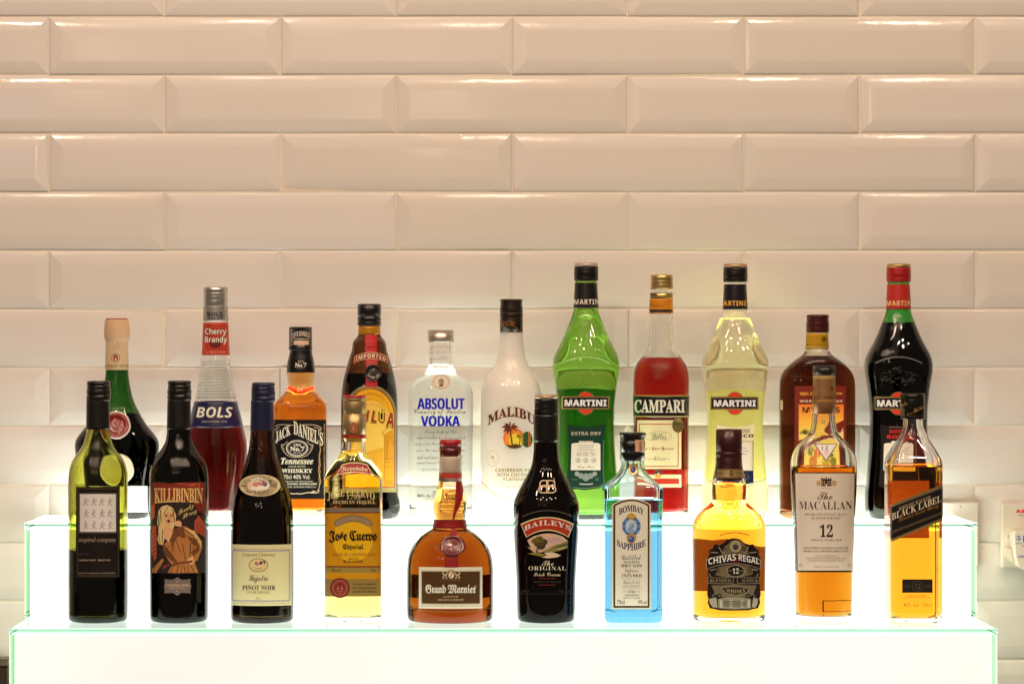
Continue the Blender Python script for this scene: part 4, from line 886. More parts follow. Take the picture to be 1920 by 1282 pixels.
# ---- tennessee whiskey
def tennessee():
    b = Bottle('whiskey_bottle', 'square bottle of amber whiskey with black neck sleeve and white-lettered black label', 'whiskey bottle', 564, 'b',
        [(971, 50.5), (960, 51.6), (900, 51.6), (785, 51.8), (762, 51.4), (755, 49.6), (750, 45), (742, 37), (735, 31), (727, 26), (722, 24.4), (712, 26), (698, 27), (688, 26.4), (675, 24.6), (664, 21.8), (655, 20.6), (630, 19.6), (622, 19)],
        624, 690, CLEAR, AMBER('amber_whiskey', (.75, .13, .004)), t=.0042, base=.010, n=[(971, 7), (752, 7), (728, 2)], ratio=[(971, .95), (750, .95), (728, 1)], wf=.955)
    b.cap('cap', [(613, 21), (614, 21.7), (651, 21.8), (652, 22.4), (655.5, 22.4), (657, 21.4)], BLACK, -.4)
    b.sleeve('neck_sleeve', 655, 698.5, BLACK, .0006)
    CP = Prof(563.6, 'b', [(612, 21.8), (652, 21.9)])
    a = Art(CP, 500, 600, 6.75); Wt = '#cfc2b0'
    a.T("JACK DANIEL'S", 328, 140, 540, 218, Wt, 'h', arc=26, off=.01).rect(345, 236, 535, 243, Wt).rect(340, 262, 530, 314, '#d8b39c').lines([288], 352, 515, '#c29a84', 10, 2)
    for i, c in enumerate(('#8f86a8', '#a89aa0', '#b06a6a', '#6a9a6a', '#8a7a6a')): a.ell(314, 140+i*42, 11, 17, c, 10)
    a.done('cap_print', b.root)
    a = Art(b.P, 500, 600, 6.75, base=.0008)
    a.T('OLD', 398, 512, 470, 534, '#b5a998', 'b').T('No.7', 358, 542, 504, 598, '#e3d8c6', 'b', off=.016).T('BRAND', 388, 606, 468, 618, '#8a8074', 'b')
    a.done('neck_print', b.root)
    a = Art(b.P, 500, 780, 6.75); Wt = '#e6dac4'
    K = pm('#0d0c10', .3, 0, .3, 'black_label')
    a.rect(85, 46, 768, 1048, K).up()
    a.T('JACK', 112, 150, 302, 300, Wt, 'b', slope=-.50, off=.012).T("DANIEL'S", 340, 130, 712, 306, Wt, 'b', arc=0, slope=.42, off=.012)
    a.ring(385, 408, 140, 104, 10, Wt).ring(385, 408, 122, 88, 5, Wt).ell(385, 408, 116, 84, '#1a1b30').up()
    for sx in (-1, 1):
        f = lambda x: 386+sx*x
        a.line([(f(120), 320), (f(160), 360), (f(200), 362), (f(195), 400), (f(170), 450), (f(120), 500), (f(50), 522), (f(0), 520)], 8, '#b8ac98').line([(f(150), 350), (f(185), 380), (f(160), 430)], 7, '#a59984')
    a.T('Old', 342, 346, 432, 382, Wt, 'b', off=.008).T('No.7', 296, 384, 480, 444, Wt, 'b', off=.024).T('BRAND', 338, 458, 440, 472, Wt, 'b')
    a.T('Tennessee', 180, 528, 590, 610, Wt, 'k', off=.012).T('SOUR MASH', 275, 628, 492, 646, Wt, 'b').T('WHISKEY', 190, 666, 580, 718, Wt, 'b', off=.014).T('70cl 40% Vol.', 215, 742, 552, 796, Wt, 'n', off=.012).T('DISTILLED AND BOTTLED BY', 190, 818, 590, 834, Wt, 'b').T('JACK DANIEL DISTILLERY', 150, 846, 640, 872, Wt, 'b', off=.01).T('LYNCHBURG, TENNESSEE 37352 U.S.A.', 170, 888, 626, 908, Wt, 'b')
    sc = '#c9b79a'
    a.line([(110, 128), (150, 112), (210, 108), (300, 112), (360, 118), (375, 130)], 7, sc).line([(405, 130), (440, 112), (560, 108), (640, 120), (690, 150), (680, 182), (655, 172)], 8, sc).line([(600, 140), (640, 150), (690, 185)], 7, sc).line([(160, 140), (120, 160), (104, 180)], 7, sc)
    a.line([(672, 370), (684, 430), (668, 520), (660, 570), (684, 610), (655, 690), (672, 760), (684, 830), (668, 880), (660, 930)], 8, '#b08f68').line([(684, 400), (660, 500), (680, 560), (656, 640), (680, 700), (660, 790), (672, 880)], 6, '#b08f68')
    a.line([(300, 975), (340, 985), (390, 978), (430, 985), (520, 965), (600, 972), (655, 965), (662, 940), (640, 935)], 8, sc).line([(600, 945), (560, 965), (620, 950)], 7, sc)
    a.T('QUALITY & CRAFTSMANSHIP SINCE 1866 LYNCHBURG TENN', 722, 100, 742, 998, '#b0a48e', 'h', rot90=True, sp=1.1)
    a.done('label', b.root)
    a = Art(b.P, 500, 780, 6.75, side=1); a.rect(130, 300, 700, 1000, paper('#3d281a')); a.done('back_label', b.root)
tennessee()

# ---- coffee liqueur
def coffee():
    b = Bottle('liqueur_bottle', 'dark brown coffee liqueur bottle with red ribbon and arched yellow label', 'liqueur bottle', 692.4, 'b',
        [(971, 54), (963, 56.6), (952, 58), (940, 57.4), (928, 54), (918, 53.2), (850, 53.2), (780, 53.4), (755, 53.2), (740, 52.4), (720, 50), (700, 46), (680, 40.4), (665, 35.8), (656, 32.8), (648, 32), (641, 30.4), (634, 25), (628, 21), (615, 20), (590, 19)],
        592, 700, dielectric('brown_glass', 1.5, (.14, .045, .012), .007), liquid('coffee_liqueur', (.02, .004, .001)))
    b.cap('cap', [(570, 21), (571.5, 22), (591, 22.2), (592, 20.8), (594, 20.8), (595, 22.3), (601, 22.3), (602, 21.6), (604, 21.6), (605.5, 22.5), (609, 22.4), (611, 21)], BLACK, 0)
    b.sleeve('neck_band', 612, 627.5, pm('#c98f12', .35, .3, .2, 'yellow_foil'), .0005)
    a = Art(b.P, 630, 560, 6.106, base=.0004); rb = pm('#c2181c', .45, 0, .1, 'scarlet_ribbon')
    a.poly([(330, 415), (466, 415), (474, 760), (474, 1010), (336, 1010), (345, 760)], rb); a.done('ribbon', b.root)
    a = Art(b.P, 630, 560, 6.106, base=.0008); n = 16
    bd = lambda x0, x1, y0, y1, c: [(x0+(x1-x0)*i/n, y0+c*(2*i/n-1)**2) for i in range(n+1)]+[(x1+(x0-x1)*i/n, y1+c*(2*i/n-1)**2) for i in range(n+1)]
    a.poly(bd(206, 596, 612, 690, 52), '#c79a76').up().poly(bd(214, 588, 619, 683, 50), '#7a1d17').up().T('IMPORTED', 228, 632, 570, 676, '#e6d0b0', 'h', arc=40, sp=1.25)
    a.done('banner', b.root)
    b.disc('seal', 699.6, 698.4, 15.8, 15.6, .0036, pm('#1c100c', .3, 0, .5, 'brown_wax'), .14)
    a = Art(b.P, 630, 560, 6.106, base=.0034); w = pm('#3a2620', .25, 0, .5, 'brown_relief')
    a.line([(405, 800), (405, 890)], 9, w).line([(455, 795), (408, 848), (458, 895)], 9, w).done('seal_relief', b.root)
    a = Art(b.P, 630, 560, 6.106)
    ap = lambda x0, x1, yt, ys, yb: [((x0+x1)/2+(x1-x0)/2*math.sin(math.pi*(i/24-.5)), yt+(ys-yt)*(1-math.cos(math.pi*(i/24-.5)))) for i in range(25)]+[(x1, yb), (x0, yb)]
    ol = pm((.42, .36, .14), .35, .5, 0, 'olive_gold')
    a.poly(ap(84, 692, 985, 1330, 2214), ol).up().poly(ap(108, 672, 1022, 1345, 2160), '#8e1b14').up().poly(ap(116, 664, 1034, 1352, 2150), '#d4a012').up()
    a.poly(ap(190, 640, 1170, 1460, 1900), '#d9b650').ring(390, 1330, 230, 250, 5, '#b8781c', 30, 180, 360).ring(390, 1345, 190, 200, 5, '#b8781c', 30, 180, 360).T('RUM AND COFFEE', 240, 1072, 560, 1110, '#b8781c', 'h', arc=70).T('LICOR DE CAFE', 270, 1190, 530, 1220, '#c08a2c', 'h', arc=46).up()
    a.poly([(540, 1560), (640, 1500), (664, 1560), (664, 2150), (552, 2150), (552, 1580)], '#c08c18').poly([(200, 1800), (540, 1700), (548, 2000), (200, 2100)], '#c99a2c').up()
    q = '#9c5c14'
    a.line([(552, 2150), (552, 1570), (524, 1540), (580, 1490), (610, 1430)], 6, q).line([(580, 1590), (580, 1830)], 4, q).line([(560, 1830), (664, 1830)], 9, '#a8642a').line([(560, 1870), (664, 1870)], 4, q).ring(625, 1680, 34, 80, 5, q, 20, 180, 360).line([(591, 1680), (591, 1790)], 4, q).rect(566, 1920, 650, 1924, q).rect(566, 2080, 650, 2086, q).rect(580, 1580, 664, 1584, q)
    for i in range(8): a.rect(566+i*12, 2100, 571+i*12, 2130, q)
    for off_, c in ((.085, '#2a120c'), (.06, '#ecc84a'), (.0, '#8e1f22')):
        for ch, x0, x1, y0, y1 in (('K', 120, 190, 1275, 1400), ('A', 196, 270, 1275, 1400), ('H', 290, 384, 1272, 1395), ('L', 400, 465, 1282, 1415), ('Ú', 486, 562, 1262, 1428), ('A', 572, 658, 1300, 1470)):
            e = off_*70; dy_ = 6 if off_ > .08 else 0
            a.T(ch, x0-e, y0-e+dy_, x1+e, y1+e+dy_, c, 'o', off=off_+.012, slope=.12)
        a.up()
    a.done('label', b.root)
coffee()

# ---- vodka
def vodka():
    b = Bottle('vodka_bottle', 'clear vodka bottle with silver cap and bold blue lettering printed on the glass', 'vodka bottle', 826.4, 'b',
        [(971, 56), (964, 58.6), (940, 59.4), (850, 60), (760, 60.6), (742, 60.4), (732, 58.8), (722, 55), (712, 47), (706, 39), (702, 32), (699, 28.8), (695, 28), (691, 25.4), (686, 22.6), (678, 22), (640, 21.6), (630, 21)],
        632, 684, CLEAR, liquid('vodka', (.985, .992, .985)), t=.0036, base=.013)
    b.cap('cap', [(619, 23.6), (620, 24.5), (639.5, 24.6), (641, 24)], pm((.72, .66, .60), .36, .9, 0, 'brushed_silver'), 0)
    a = Art(b.P, 755, 605, 6.75); g = '#8d8676'
    for i, t in enumerate(('Country', 'of Sweden', 'vodka')): a.T(t, 352, 285+i*70, 590, 330+i*70, g, 's', off=-.008, slope=-.08)
    a.done('neck_print', b.root)
    b.disc('medallion', 827.4, 716.6, 18.8, 15.6, .0012, pm('#eae3d2', .3, 0, .3, 'frosted_medallion'), .1, dome=.1)
    a = Art(b.P, 755, 605, 6.75, base=.0011); k = '#5c4a3a'
    a.ring(486, 752, 112, 86, 3, '#9c8f7a').poly([(460, 715), (500, 700), (524, 730), (520, 780), (490, 800), (462, 780), (475, 750)], '#8f7d68').up().line([(450, 720), (470, 745), (450, 770)], 8, k).line([(480, 745), (500, 742)], 5, k).poly([(470, 780), (520, 785), (500, 810), (455, 806)], k)
    for i in range(26):
        t = 2*math.pi*i/26; a.rect(486+96*math.cos(t)-4, 752+72*math.sin(t)-5, 486+96*math.cos(t)+4, 752+72*math.sin(t)+5, '#a09078')
    a.done('portrait', b.root)
    a = Art(b.P, 755, 605, 6.75); BL = pm('#1010cc', .35, name='blue_print'); K = '#1f1c18'
    [a.T('ABSOLUT', 184+d, 955, 777+d, 1095, BL, 'h', sp=.96).T('VODKA', 230+d, 1178, 720+d, 1312, BL, 'h', sp=.96).up() for d in (0, 4, 8)]; a.up().T('Country of Sweden', 140, 1090, 800, 1182, K, 's', off=-.006)
    a.T('Every drop of this', 285, 1350, 690, 1420, '#4b463a', 's', off=-.006)
    for i, (t, x0, x1) in enumerate((('superb vodka has been crafted', 170, 795), ('only with Swedish winter wheat', 152, 805), ('near the small town of Ahus', 175, 790), ('and continues a tradition and', 185, 770), ('commitment to the pursuit of', 175, 775), ('perfection since 1879', 245, 700))):
        a.T(t, x0, 1430+i*79, x1, 1490+i*79, '#5a5546', 's', off=-.006)
    a.done('lettering', b.root)
    a = Art(b.P, 755, 605, 6.75)
    a.T('IMPORTED', 380, 2128, 570, 2160, K, 'h').T('40% ALC./VOL. 750 ML', 182, 2170, 770, 2208, K, 'h').T('PRODUCED AND BOTTLED IN SWEDEN', 278, 2226, 680, 2238, K, 'h')
    a.done('glass_print', b.root)
vodka()

# ---- coconut rum
def coconut():
    wm = bpy.data.materials.new('milk_glass'); wm.use_nodes = True; nt = wm.node_tree; p = nt.nodes['Principled BSDF']
    p.inputs['Base Color'].default_value = (.97, .95, .85, 1); p.inputs['Roughness'].default_value = .22; p.inputs['Coat Weight'].default_value = .3
    p.inputs['Subsurface Weight'].default_value = .7; p.inputs['Subsurface Radius'].default_value = (1, .95, .75); p.inputs['Subsurface Scale'].default_value = .05
    b = Bottle('rum_bottle', 'opaque white rum bottle with dark brown cap and palm tree sunset emblem', 'rum bottle', 958.8, 'b',
        [(971, 48), (964, 51), (950, 54.4), (935, 56.6), (900, 57.8), (800, 57.6), (760, 57.4), (735, 56.3), (720, 52.8), (710, 47.6), (700, 41), (690, 34.6), (680, 29.8), (670, 26.7), (650, 23.8), (625, 21.8), (600, 20), (575, 19.5)],
        577, 0, None, None, solid=wm)
    br = pm('#1f1109', .33, 0, .35, 'dark_brown_cap')
    b.cap('cap', [(561, 20), (562, 21.2), (565, 21.2), (567, 20.2), (569, 20.4), (571, 21), (573, 20.4), (576, 21.6), (586, 21.6), (587, 21), (588, 21.6), (594, 21.5), (596, 20.6), (598, 21.5), (623.5, 21.7)], br, 0)
    CP = Prof(958.8, 'b', [(560, 21.7), (624, 21.75)])
    a = Art(CP, 890, 550, 6.106); a.T('MALIBU', 302, 310, 470, 372, '#8d5a2c', 'b', arc=24).rect(288, 414, 552, 418, '#6b4522').rect(290, 222, 550, 225, '#7a6248').done('cap_print', b.root)
    a = Art(b.P, 890, 760, 6.106); Br = '#5a2a18'
    a.T('MALIBU', 150, 14, 692, 130, Br, 'b', arc=108, off=.02, sp=1.05)
    for i in range(5):
        a.rect(330, 290+i*40, 560, 290, '#d9a030') if False else None
    a.ell(445, 375, 118, 118, '#d9602a').up().ell(450, 385, 104, 104, '#e6862c').up().ell(470, 400, 76, 78, '#ecc03a').up()
    a.poly([(345, 440), (400, 460), (470, 440), (540, 462), (530, 480), (470, 494), (400, 486)], '#4a3416')
    a.line([(408, 250), (414, 340), (430, 450)], 16, Br).line([(515, 350), (520, 400), (510, 455)], 10, '#4d3818')
    for dx_, dy_ in ((-105, 0), (-85, 60), (-40, 85), (30, 80), (85, 55), (100, 0), (60, -50), (-10, -70), (-70, -45)):
        a.poly([(408, 245), (408+dx_*.5-dy_*.16, 245+dy_*.4-22), (408+dx_, 245+dy_+8), (408+dx_*.5+dy_*.12, 245+dy_*.45+14)], Br)
    for dx_, dy_ in ((-45, 20), (-20, 45), (30, 35), (-35, -10), (10, -25)): a.poly([(515, 345), (515+dx_*.5, 345+dy_*.5-10), (515+dx_, 345+dy_), (515+dx_*.5, 345+dy_*.5+8)], '#4d3818')
    a.up().ell(600, 390, 64, 90, '#1f3a18').up().poly([(536, 350), (556, 310), (562, 470), (540, 440)], '#8a7a34').rect(612, 312, 622, 470, '#b05a24').rect(632, 325, 640, 455, '#a8862c').rect(575, 308, 582, 472, '#3f5a20')
    a.ring(208, 607, 72, 95, 3, '#b0a884').ring(208, 607, 62, 84, 2, '#b0a884').poly([(185, 590), (205, 575), (228, 608), (200, 596)], '#7a7048').line([(170, 600), (215, 610), (245, 660)], 3, '#a59c78').line([(180, 640), (230, 645)], 3, '#a59c78')
    g = '#8a7a50'
    a.T('CARIBBEAN RUM', 236, 720, 690, 760, g, 'h', sp=1.1).T('WITH COCONUT', 252, 774, 680, 812, g, 'h', sp=1.1).T('FLAVOUR', 330, 824, 590, 862, g, 'h', sp=1.1).rect(282, 922, 330, 926, '#d09a84').T('ORIGINAL', 352, 916, 580, 936, '#c98a74', 'h', sp=1.7)
    q = [(66+i*18, 0) for i in range(43)]; ar = lambda x: 1062-215*abs((x-420)/352)**2.1
    a.line([(68+i*17.6, ar(68+i*17.6)) for i in range(41)], 5, '#c08a5c').line([(68+i*17.6, ar(68+i*17.6)+22-8*abs(i-20)/20) for i in range(41)], 6, '#9c7a3c')
    a.done('label', b.root)
coconut()

# ---- three vermouth bottles
def vermouth(label, cx, gm, lm, fill, dy, capm, rimm, neckm, kind):
    pts = [(971, 53), (963, 58.5), (950, 61.6), (930, 61.6), (900, 59), (860, 55.6), (830, 53.6), (800, 52.6), (770, 53), (740, 55.6), (715, 58.8), (697, 61.8), (684, 62.5), (672, 60.8), (660, 56.4), (650, 51.4), (635, 43.6), (620, 37.2), (605, 31.4), (592, 26.2), (580, 23.2), (556, 21.7), (532, 20.4), (510, 19)]
    pts = [(y+dy*(971-y)/440, h) for y, h in pts]
    b = Bottle('vermouth_bottle', label, 'vermouth bottle', cx, 'b', pts, 512, fill, gm, lm, n=[(971, 2.8), (690, 2.8), (600, 2)], ratio=[(971, .84), (690, .84), (600, 1)], wet=kind != 'dry', group='vermouth bottles of one shape')
    b.cap('cap', [(500+dy, 22.4), (501+dy, 22.8), (505+dy, 22.7), (506.5+dy, 22.2), (508+dy, 22.9), (518+dy, 22.9), (519+dy, 22.4), (520+dy, 22.9), (525.5+dy, 22.8), (527+dy, 22)], capm, .4)
    b.cap('cap_rim', [(493+dy, 21.2), (494+dy, 22.1), (500+dy, 22.3)], rimm, .4)
    b.sleeve('neck_sleeve', 530.5+dy*1.5, 577+dy*1.5, neckm, .0005)
    a = Art(b.P, cx-78.7, 485+dy*1.3, 5.342, base=.0008); c = {'dry': '#d8ccc4', 'bianco': '#e0a040', 'rosso': '#e6b47c'}[kind]
    x0 = {'dry': 300, 'bianco': 246, 'rosso': 298}[kind]
    a.T('MARTINI', x0, 408, x0+284, 458, c, 'h', off=.008, sp=1.1); a.done('neck_print', b.root)
    # raised arc and relief
    a = Art(b.P, cx-78.7, 485, 5.342, base=.0004)
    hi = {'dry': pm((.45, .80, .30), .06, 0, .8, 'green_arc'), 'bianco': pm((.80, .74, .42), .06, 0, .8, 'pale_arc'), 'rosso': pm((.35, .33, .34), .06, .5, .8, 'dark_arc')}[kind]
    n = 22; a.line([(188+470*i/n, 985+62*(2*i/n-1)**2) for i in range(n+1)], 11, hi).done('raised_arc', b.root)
    a = Art(b.P, cx-78.7, 485, 5.342, base=.0004)
    if kind == 'rosso':
        rd = random.Random(11); rl = pm((.05, .045, .04), .08, 0, .8, 'dark_relief')
        for i in range(60):
            t = rd.uniform(0, 6.28); r = rd.random()**.5; x, y = 425+170*r*math.cos(t), 1180+95*r*math.sin(t); u = rd.uniform(0, 6.28); L = rd.uniform(12, 34)
            a.line([(x, y), (x+L*math.cos(u), y+L*.6*math.sin(u)), (x+L*1.2*math.cos(u+.7), y+L*.6*math.sin(u+.7))], 6, rl)
    else:
        rd = random.Random(12); rl = pm((.10, .22, .05) if kind == 'dry' else (.50, .46, .24), .1, 0, .8, 'glass_relief')
        for i in range(46):
            x = rd.uniform(230, 640); y = rd.uniform(1215, 1285) if kind == 'dry' else rd.uniform(1090, 1290); u = rd.uniform(0, 6.28); L = rd.uniform(5, 15)
            a.line([(x, y), (x+L*math.cos(u), y+L*.6*math.sin(u))], 4, rl)
    a.done('embossing', b.root)
    a = Art(b.P, cx-78.7, 720, 5.342); yo = 2*dy if dy < 2 else 4
    a.ell(418, 190+yo, 98, 118, GOLD).up().ell(418, 190+yo, 88, 109, '#c6361f').up().rect(174, 122+yo, 655, 254+yo, GOLD).up().rect(190, 138+yo, 640, 238+yo, '#100c0c').up().T('MARTINI', 206, 156+yo, 628, 222+yo, '#f0e8da', 'h', off=.03, sp=1.05)
    a.done('badge', b.root)
    a = Art(b.P, cx-78.7, 720, 5.342)
    pc = {'dry': '#0e2f22', 'bianco': '#d9cfae', 'rosso': '#120d0e'}[kind]
    sh = [(238, 404), (330, 424), (420, 432), (510, 424), (616, 404), (600, 560), (598, 800), (612, 1010), (560, 1040), (420, 1060), (290, 1050), (222, 1015), (240, 800), (244, 560)]
    a.poly(sh, pc).up()
    ol = {'dry': '#5f7a6a', 'bianco': '#8a8468', 'rosso': '#7d6a4c'}[kind]
    a.line([(598, 560), (590, 800), (604, 1000), (556, 1026), (420, 1044), (290, 1034)], 5, ol)
    pn = [(275, 600), (300, 590), (350, 588), (350, 570), (490, 570), (490, 588), (545, 590), (565, 605), (565, 862), (268, 862)]
    a.poly(pn, '#e2d6c6' if kind != 'bianco' else '#ece0cc')
    if kind == 'dry':
        q = Art(b.P, cx-78.7, 720, 5.342, side=1); q.poly([(130, 50), (300, 28), (520, 28), (640, 55), (600, 500), (630, 1000), (220, 1000)], paper((.05, .30, .05))); q.done('back_label', b.root)
        a.T('EXTRA DRY', 276, 478, 572, 512, '#b5a894', 'h', sp=1.05).rect(352, 574, 488, 586, '#c9a8a0').up().lines([615, 636, 658], 340, 510, '#9a9088', 8, 3).T('ALC/VOL 75cl', 328, 676, 512, 720, '#7a726a', 'h', off=-.02)
        for x in (342, 420, 500): a.ring(x, 764, 26, 24, 5, '#8f8880', 16).ell(x, 764, 12, 14, '#a59e96', 10)
        a.T('Luigi Rossi', 335, 818, 508, 846, '#6b645c', 's').up()
        for x, y, r in ((330, 898, 24), (370, 918, 28), (420, 932, 38), (468, 918, 28), (508, 898, 24)): a.ell(x, y, r, r, '#7f8a84', 18)
        a.up().ring(420, 932, 24, 24, 5, '#4a5a52', 18).ring(370, 918, 17, 17, 4, '#4a5a52', 14).ring(468, 918, 17, 17, 4, '#4a5a52', 14).rect(356, 998, 490, 1008, '#a8aca4', arc=-6).rect(276, 946, 340, 962, '#33504a').rect(512, 935, 548, 968, '#33504a')
    elif kind == 'bianco':
        q = Art(b.P, cx-78.7, 720, 5.342, side=1); q.poly([(170, 60), (420, 30), (660, 60), (660, 960), (170, 960)], paper((.95, .92, .42), .8)); q.done('back_label', b.root)
        a.T('MARTINI & ROSSI', 290, 452, 566, 486, '#33302c', 'h').T('BIANCO', 300, 502, 606, 534, '#1c1a1c', 'h', off=.02, sp=1.1).box(300, 572, 605, 880, 5, '#6b6455').up().lines([640, 670, 700], 320, 560, '#9a9080', 8, 6).poly([(262, 868), (602, 868), (606, 985), (430, 1024), (240, 990)], '#131a38').up().ring(530, 930, 26, 28, 5, '#5c5a48', 16)
    else:
        a.T('MARTINI & ROSSI', 330, 425, 530, 436, '#8d6a5a', 'h').T('MARTINI', 330, 456, 480, 494, '#b8281e', 'h', off=.006).T('ROSSO', 306, 510, 560, 546, '#b8281e', 'h', off=.03, sp=1.1).up().lines([640, 670, 700], 320, 540, '#9a9088', 8, 6)
    a.done('label', b.root)
BK = pm('#100e0e', .32, .2, .3, 'black_metal_cap')
vermouth('green vermouth bottle with black cap and dark green label behind the black cream liqueur', 1098.7, glass('bright_green_glass', (.33, .66, .10)), liquid('dry_vermouth', (.93, .97, .80)), 592, 0, BK,
         pm((.70, .55, .50), .3, .6, 0, 'pink_rim'), pm('#120f0e', .38, 0, .15, 'black_neck'), 'dry')
vermouth('clear vermouth bottle of pale yellow wine with black cap, behind the oval whisky bottle', 1378.4, glass('pale_glass', (1, 1, 1)), liquid('white_vermouth', (.95, .93, .55)), 598, 2, BK,
         pm((.62, .40, .22), .35, .5, 0, 'tan_rim'), pm('#0f0d18', .38, 0, .15, 'navy_neck'), 'bianco')
vermouth('dark red vermouth bottle with red cap and red neck sleeve, rightmost of the back row', 1684.6, glass('bright_green_glass', (.05, .46, .05)), liquid('red_vermouth', (.003, .0004, .0003)), 605, 2, pm('#b01820', .35, .2, .3, 'red_metal_cap'),
         GOLD, pm('#c22a20', .42, 0, .15, 'red_neck'), 'rosso')

# ---- red bitter
def bitter():
    b = Bottle('bitter_bottle', 'clear bottle of bright red bitter with gold cap and black band label', 'aperitif bottle', 1239.6, 'b',
        [(971, 48), (964, 50.4), (940, 51.2), (800, 51.5), (735, 52.4), (715, 52.5), (703, 51.6), (690, 48.8), (680, 44.4), (672, 38.6), (664, 32.6), (655, 26.8), (646, 23.8), (630, 22.8), (588, 22), (545, 20.4), (525, 19)],
        527, 671.5, CLEAR, liquid('red_bitter', (.38, .006, .005)), t=.0038, base=.009)
    b.cap('cap', [(515.5, 20.2), (517, 21.1), (524, 21.1), (525.5, 20.3), (527, 21), (529, 21.2), (530.5, 20.6), (533, 21.4), (540, 21.4), (542, 20.8)], GOLD, 1.2)
    b.cap('cap_ring', [(549.5, 20.9), (551, 21.4), (558, 21.4), (560, 20.9)], GOLD, 1.2, top=False)
    b.sleeve('neck_band', 560.5, 588, pm('#dc8a14', .4, 0, .1, 'orange_band'), .0005)
    a = Art(b.P, 1160, 505, 5.342, base=.0007); a.rect(300, 404, 556, 428, '#1a1830').T('Campari', 316, 346, 456, 386, '#7a4a14', 's', off=-.006).done('neck_print', b.root)
    b.sleeve('band_label', 741.5, 781.8, pm('#0d0d12', .32, 0, .3, 'black_band'), .0005)
    a = Art(b.P, 1160, 735, 5.342, base=.0008); g = '#a58f45'
    a.rect(152, 32, 694, 42, g).rect(152, 238, 694, 248, g).rect(150, 46, 210, 234, '#123a1c').up().T('CAMPARI', 156, 76, 664, 208, '#eaddc4', 'b', off=.018, sp=1.0); a.done('band_print', b.root)
    a = Art(b.P, 1160, 735, 5.342); p = '#d5d2a4'
    a.rect(185, 282, 628, 770, p).up().box(204, 318, 600, 748, 8, '#a53a22').rect(186, 826, 628, 954, p).up().rect(186, 866, 606, 920, '#a5301c').up()
    a.T('Bitter', 330, 405, 476, 480, '#6b6a4c', 's', off=-.008).ring(330, 448, 60, 38, 3, '#9a9a74').ring(470, 440, 60, 38, 3, '#9a9a74').ring(400, 420, 80, 30, 3, '#9a9a74')
    a.T('Ditta  C ampari  S uccessori', 232, 556, 555, 580, '#7a4a34', 'b').T('C', 336, 546, 358, 588, '#b02a1c', 'b').T('S', 432, 546, 456, 588, '#b02a1c', 'b').T('Milano', 340, 640, 470, 684, '#6b6a4c', 's', off=-.008).line([(285, 660), (310, 680), (340, 660)], 4, '#8a8a64').line([(470, 664), (510, 676)], 4, '#8a8a64')
    for i in range(16):
        t = 2*math.pi*i/16; a.poly([(395+14*math.cos(t-.3), 812+14*math.sin(t-.3)), (395+58*math.cos(t), 812+54*math.sin(t)), (395+14*math.cos(t+.3), 812+14*math.sin(t+.3))], '#5c6450')
    a.ell(395, 806, 28, 28, '#26221c').up().poly([(370, 830), (384, 812), (400, 830), (412, 812), (420, 858), (368, 858)], '#d98a2c').poly([(384, 824), (404, 800), (408, 826)], '#e8e0d0')
    a.done('label', b.root)
    b.disc('gold_medal', 1271.4, 797, 11, 14.6, .0008, pm((.30, .24, .08), .35, .6, 0, 'old_gold'), .14, dome=.05)
    a = Art(b.P, 1160, 735, 5.342, base=.0009); a.T('ORIGINALE', 556, 310, 632, 332, '#2c2410', 'h').ring(595, 322, 46, 60, 5, '#5c4c1c').done('medal_print', b.root)
    a = Art(b.P, 1160, 735, 5.342, side=1); a.rect(200, 90, 640, 766, paper('#b05040')); a.done('back_label', b.root)
bitter()

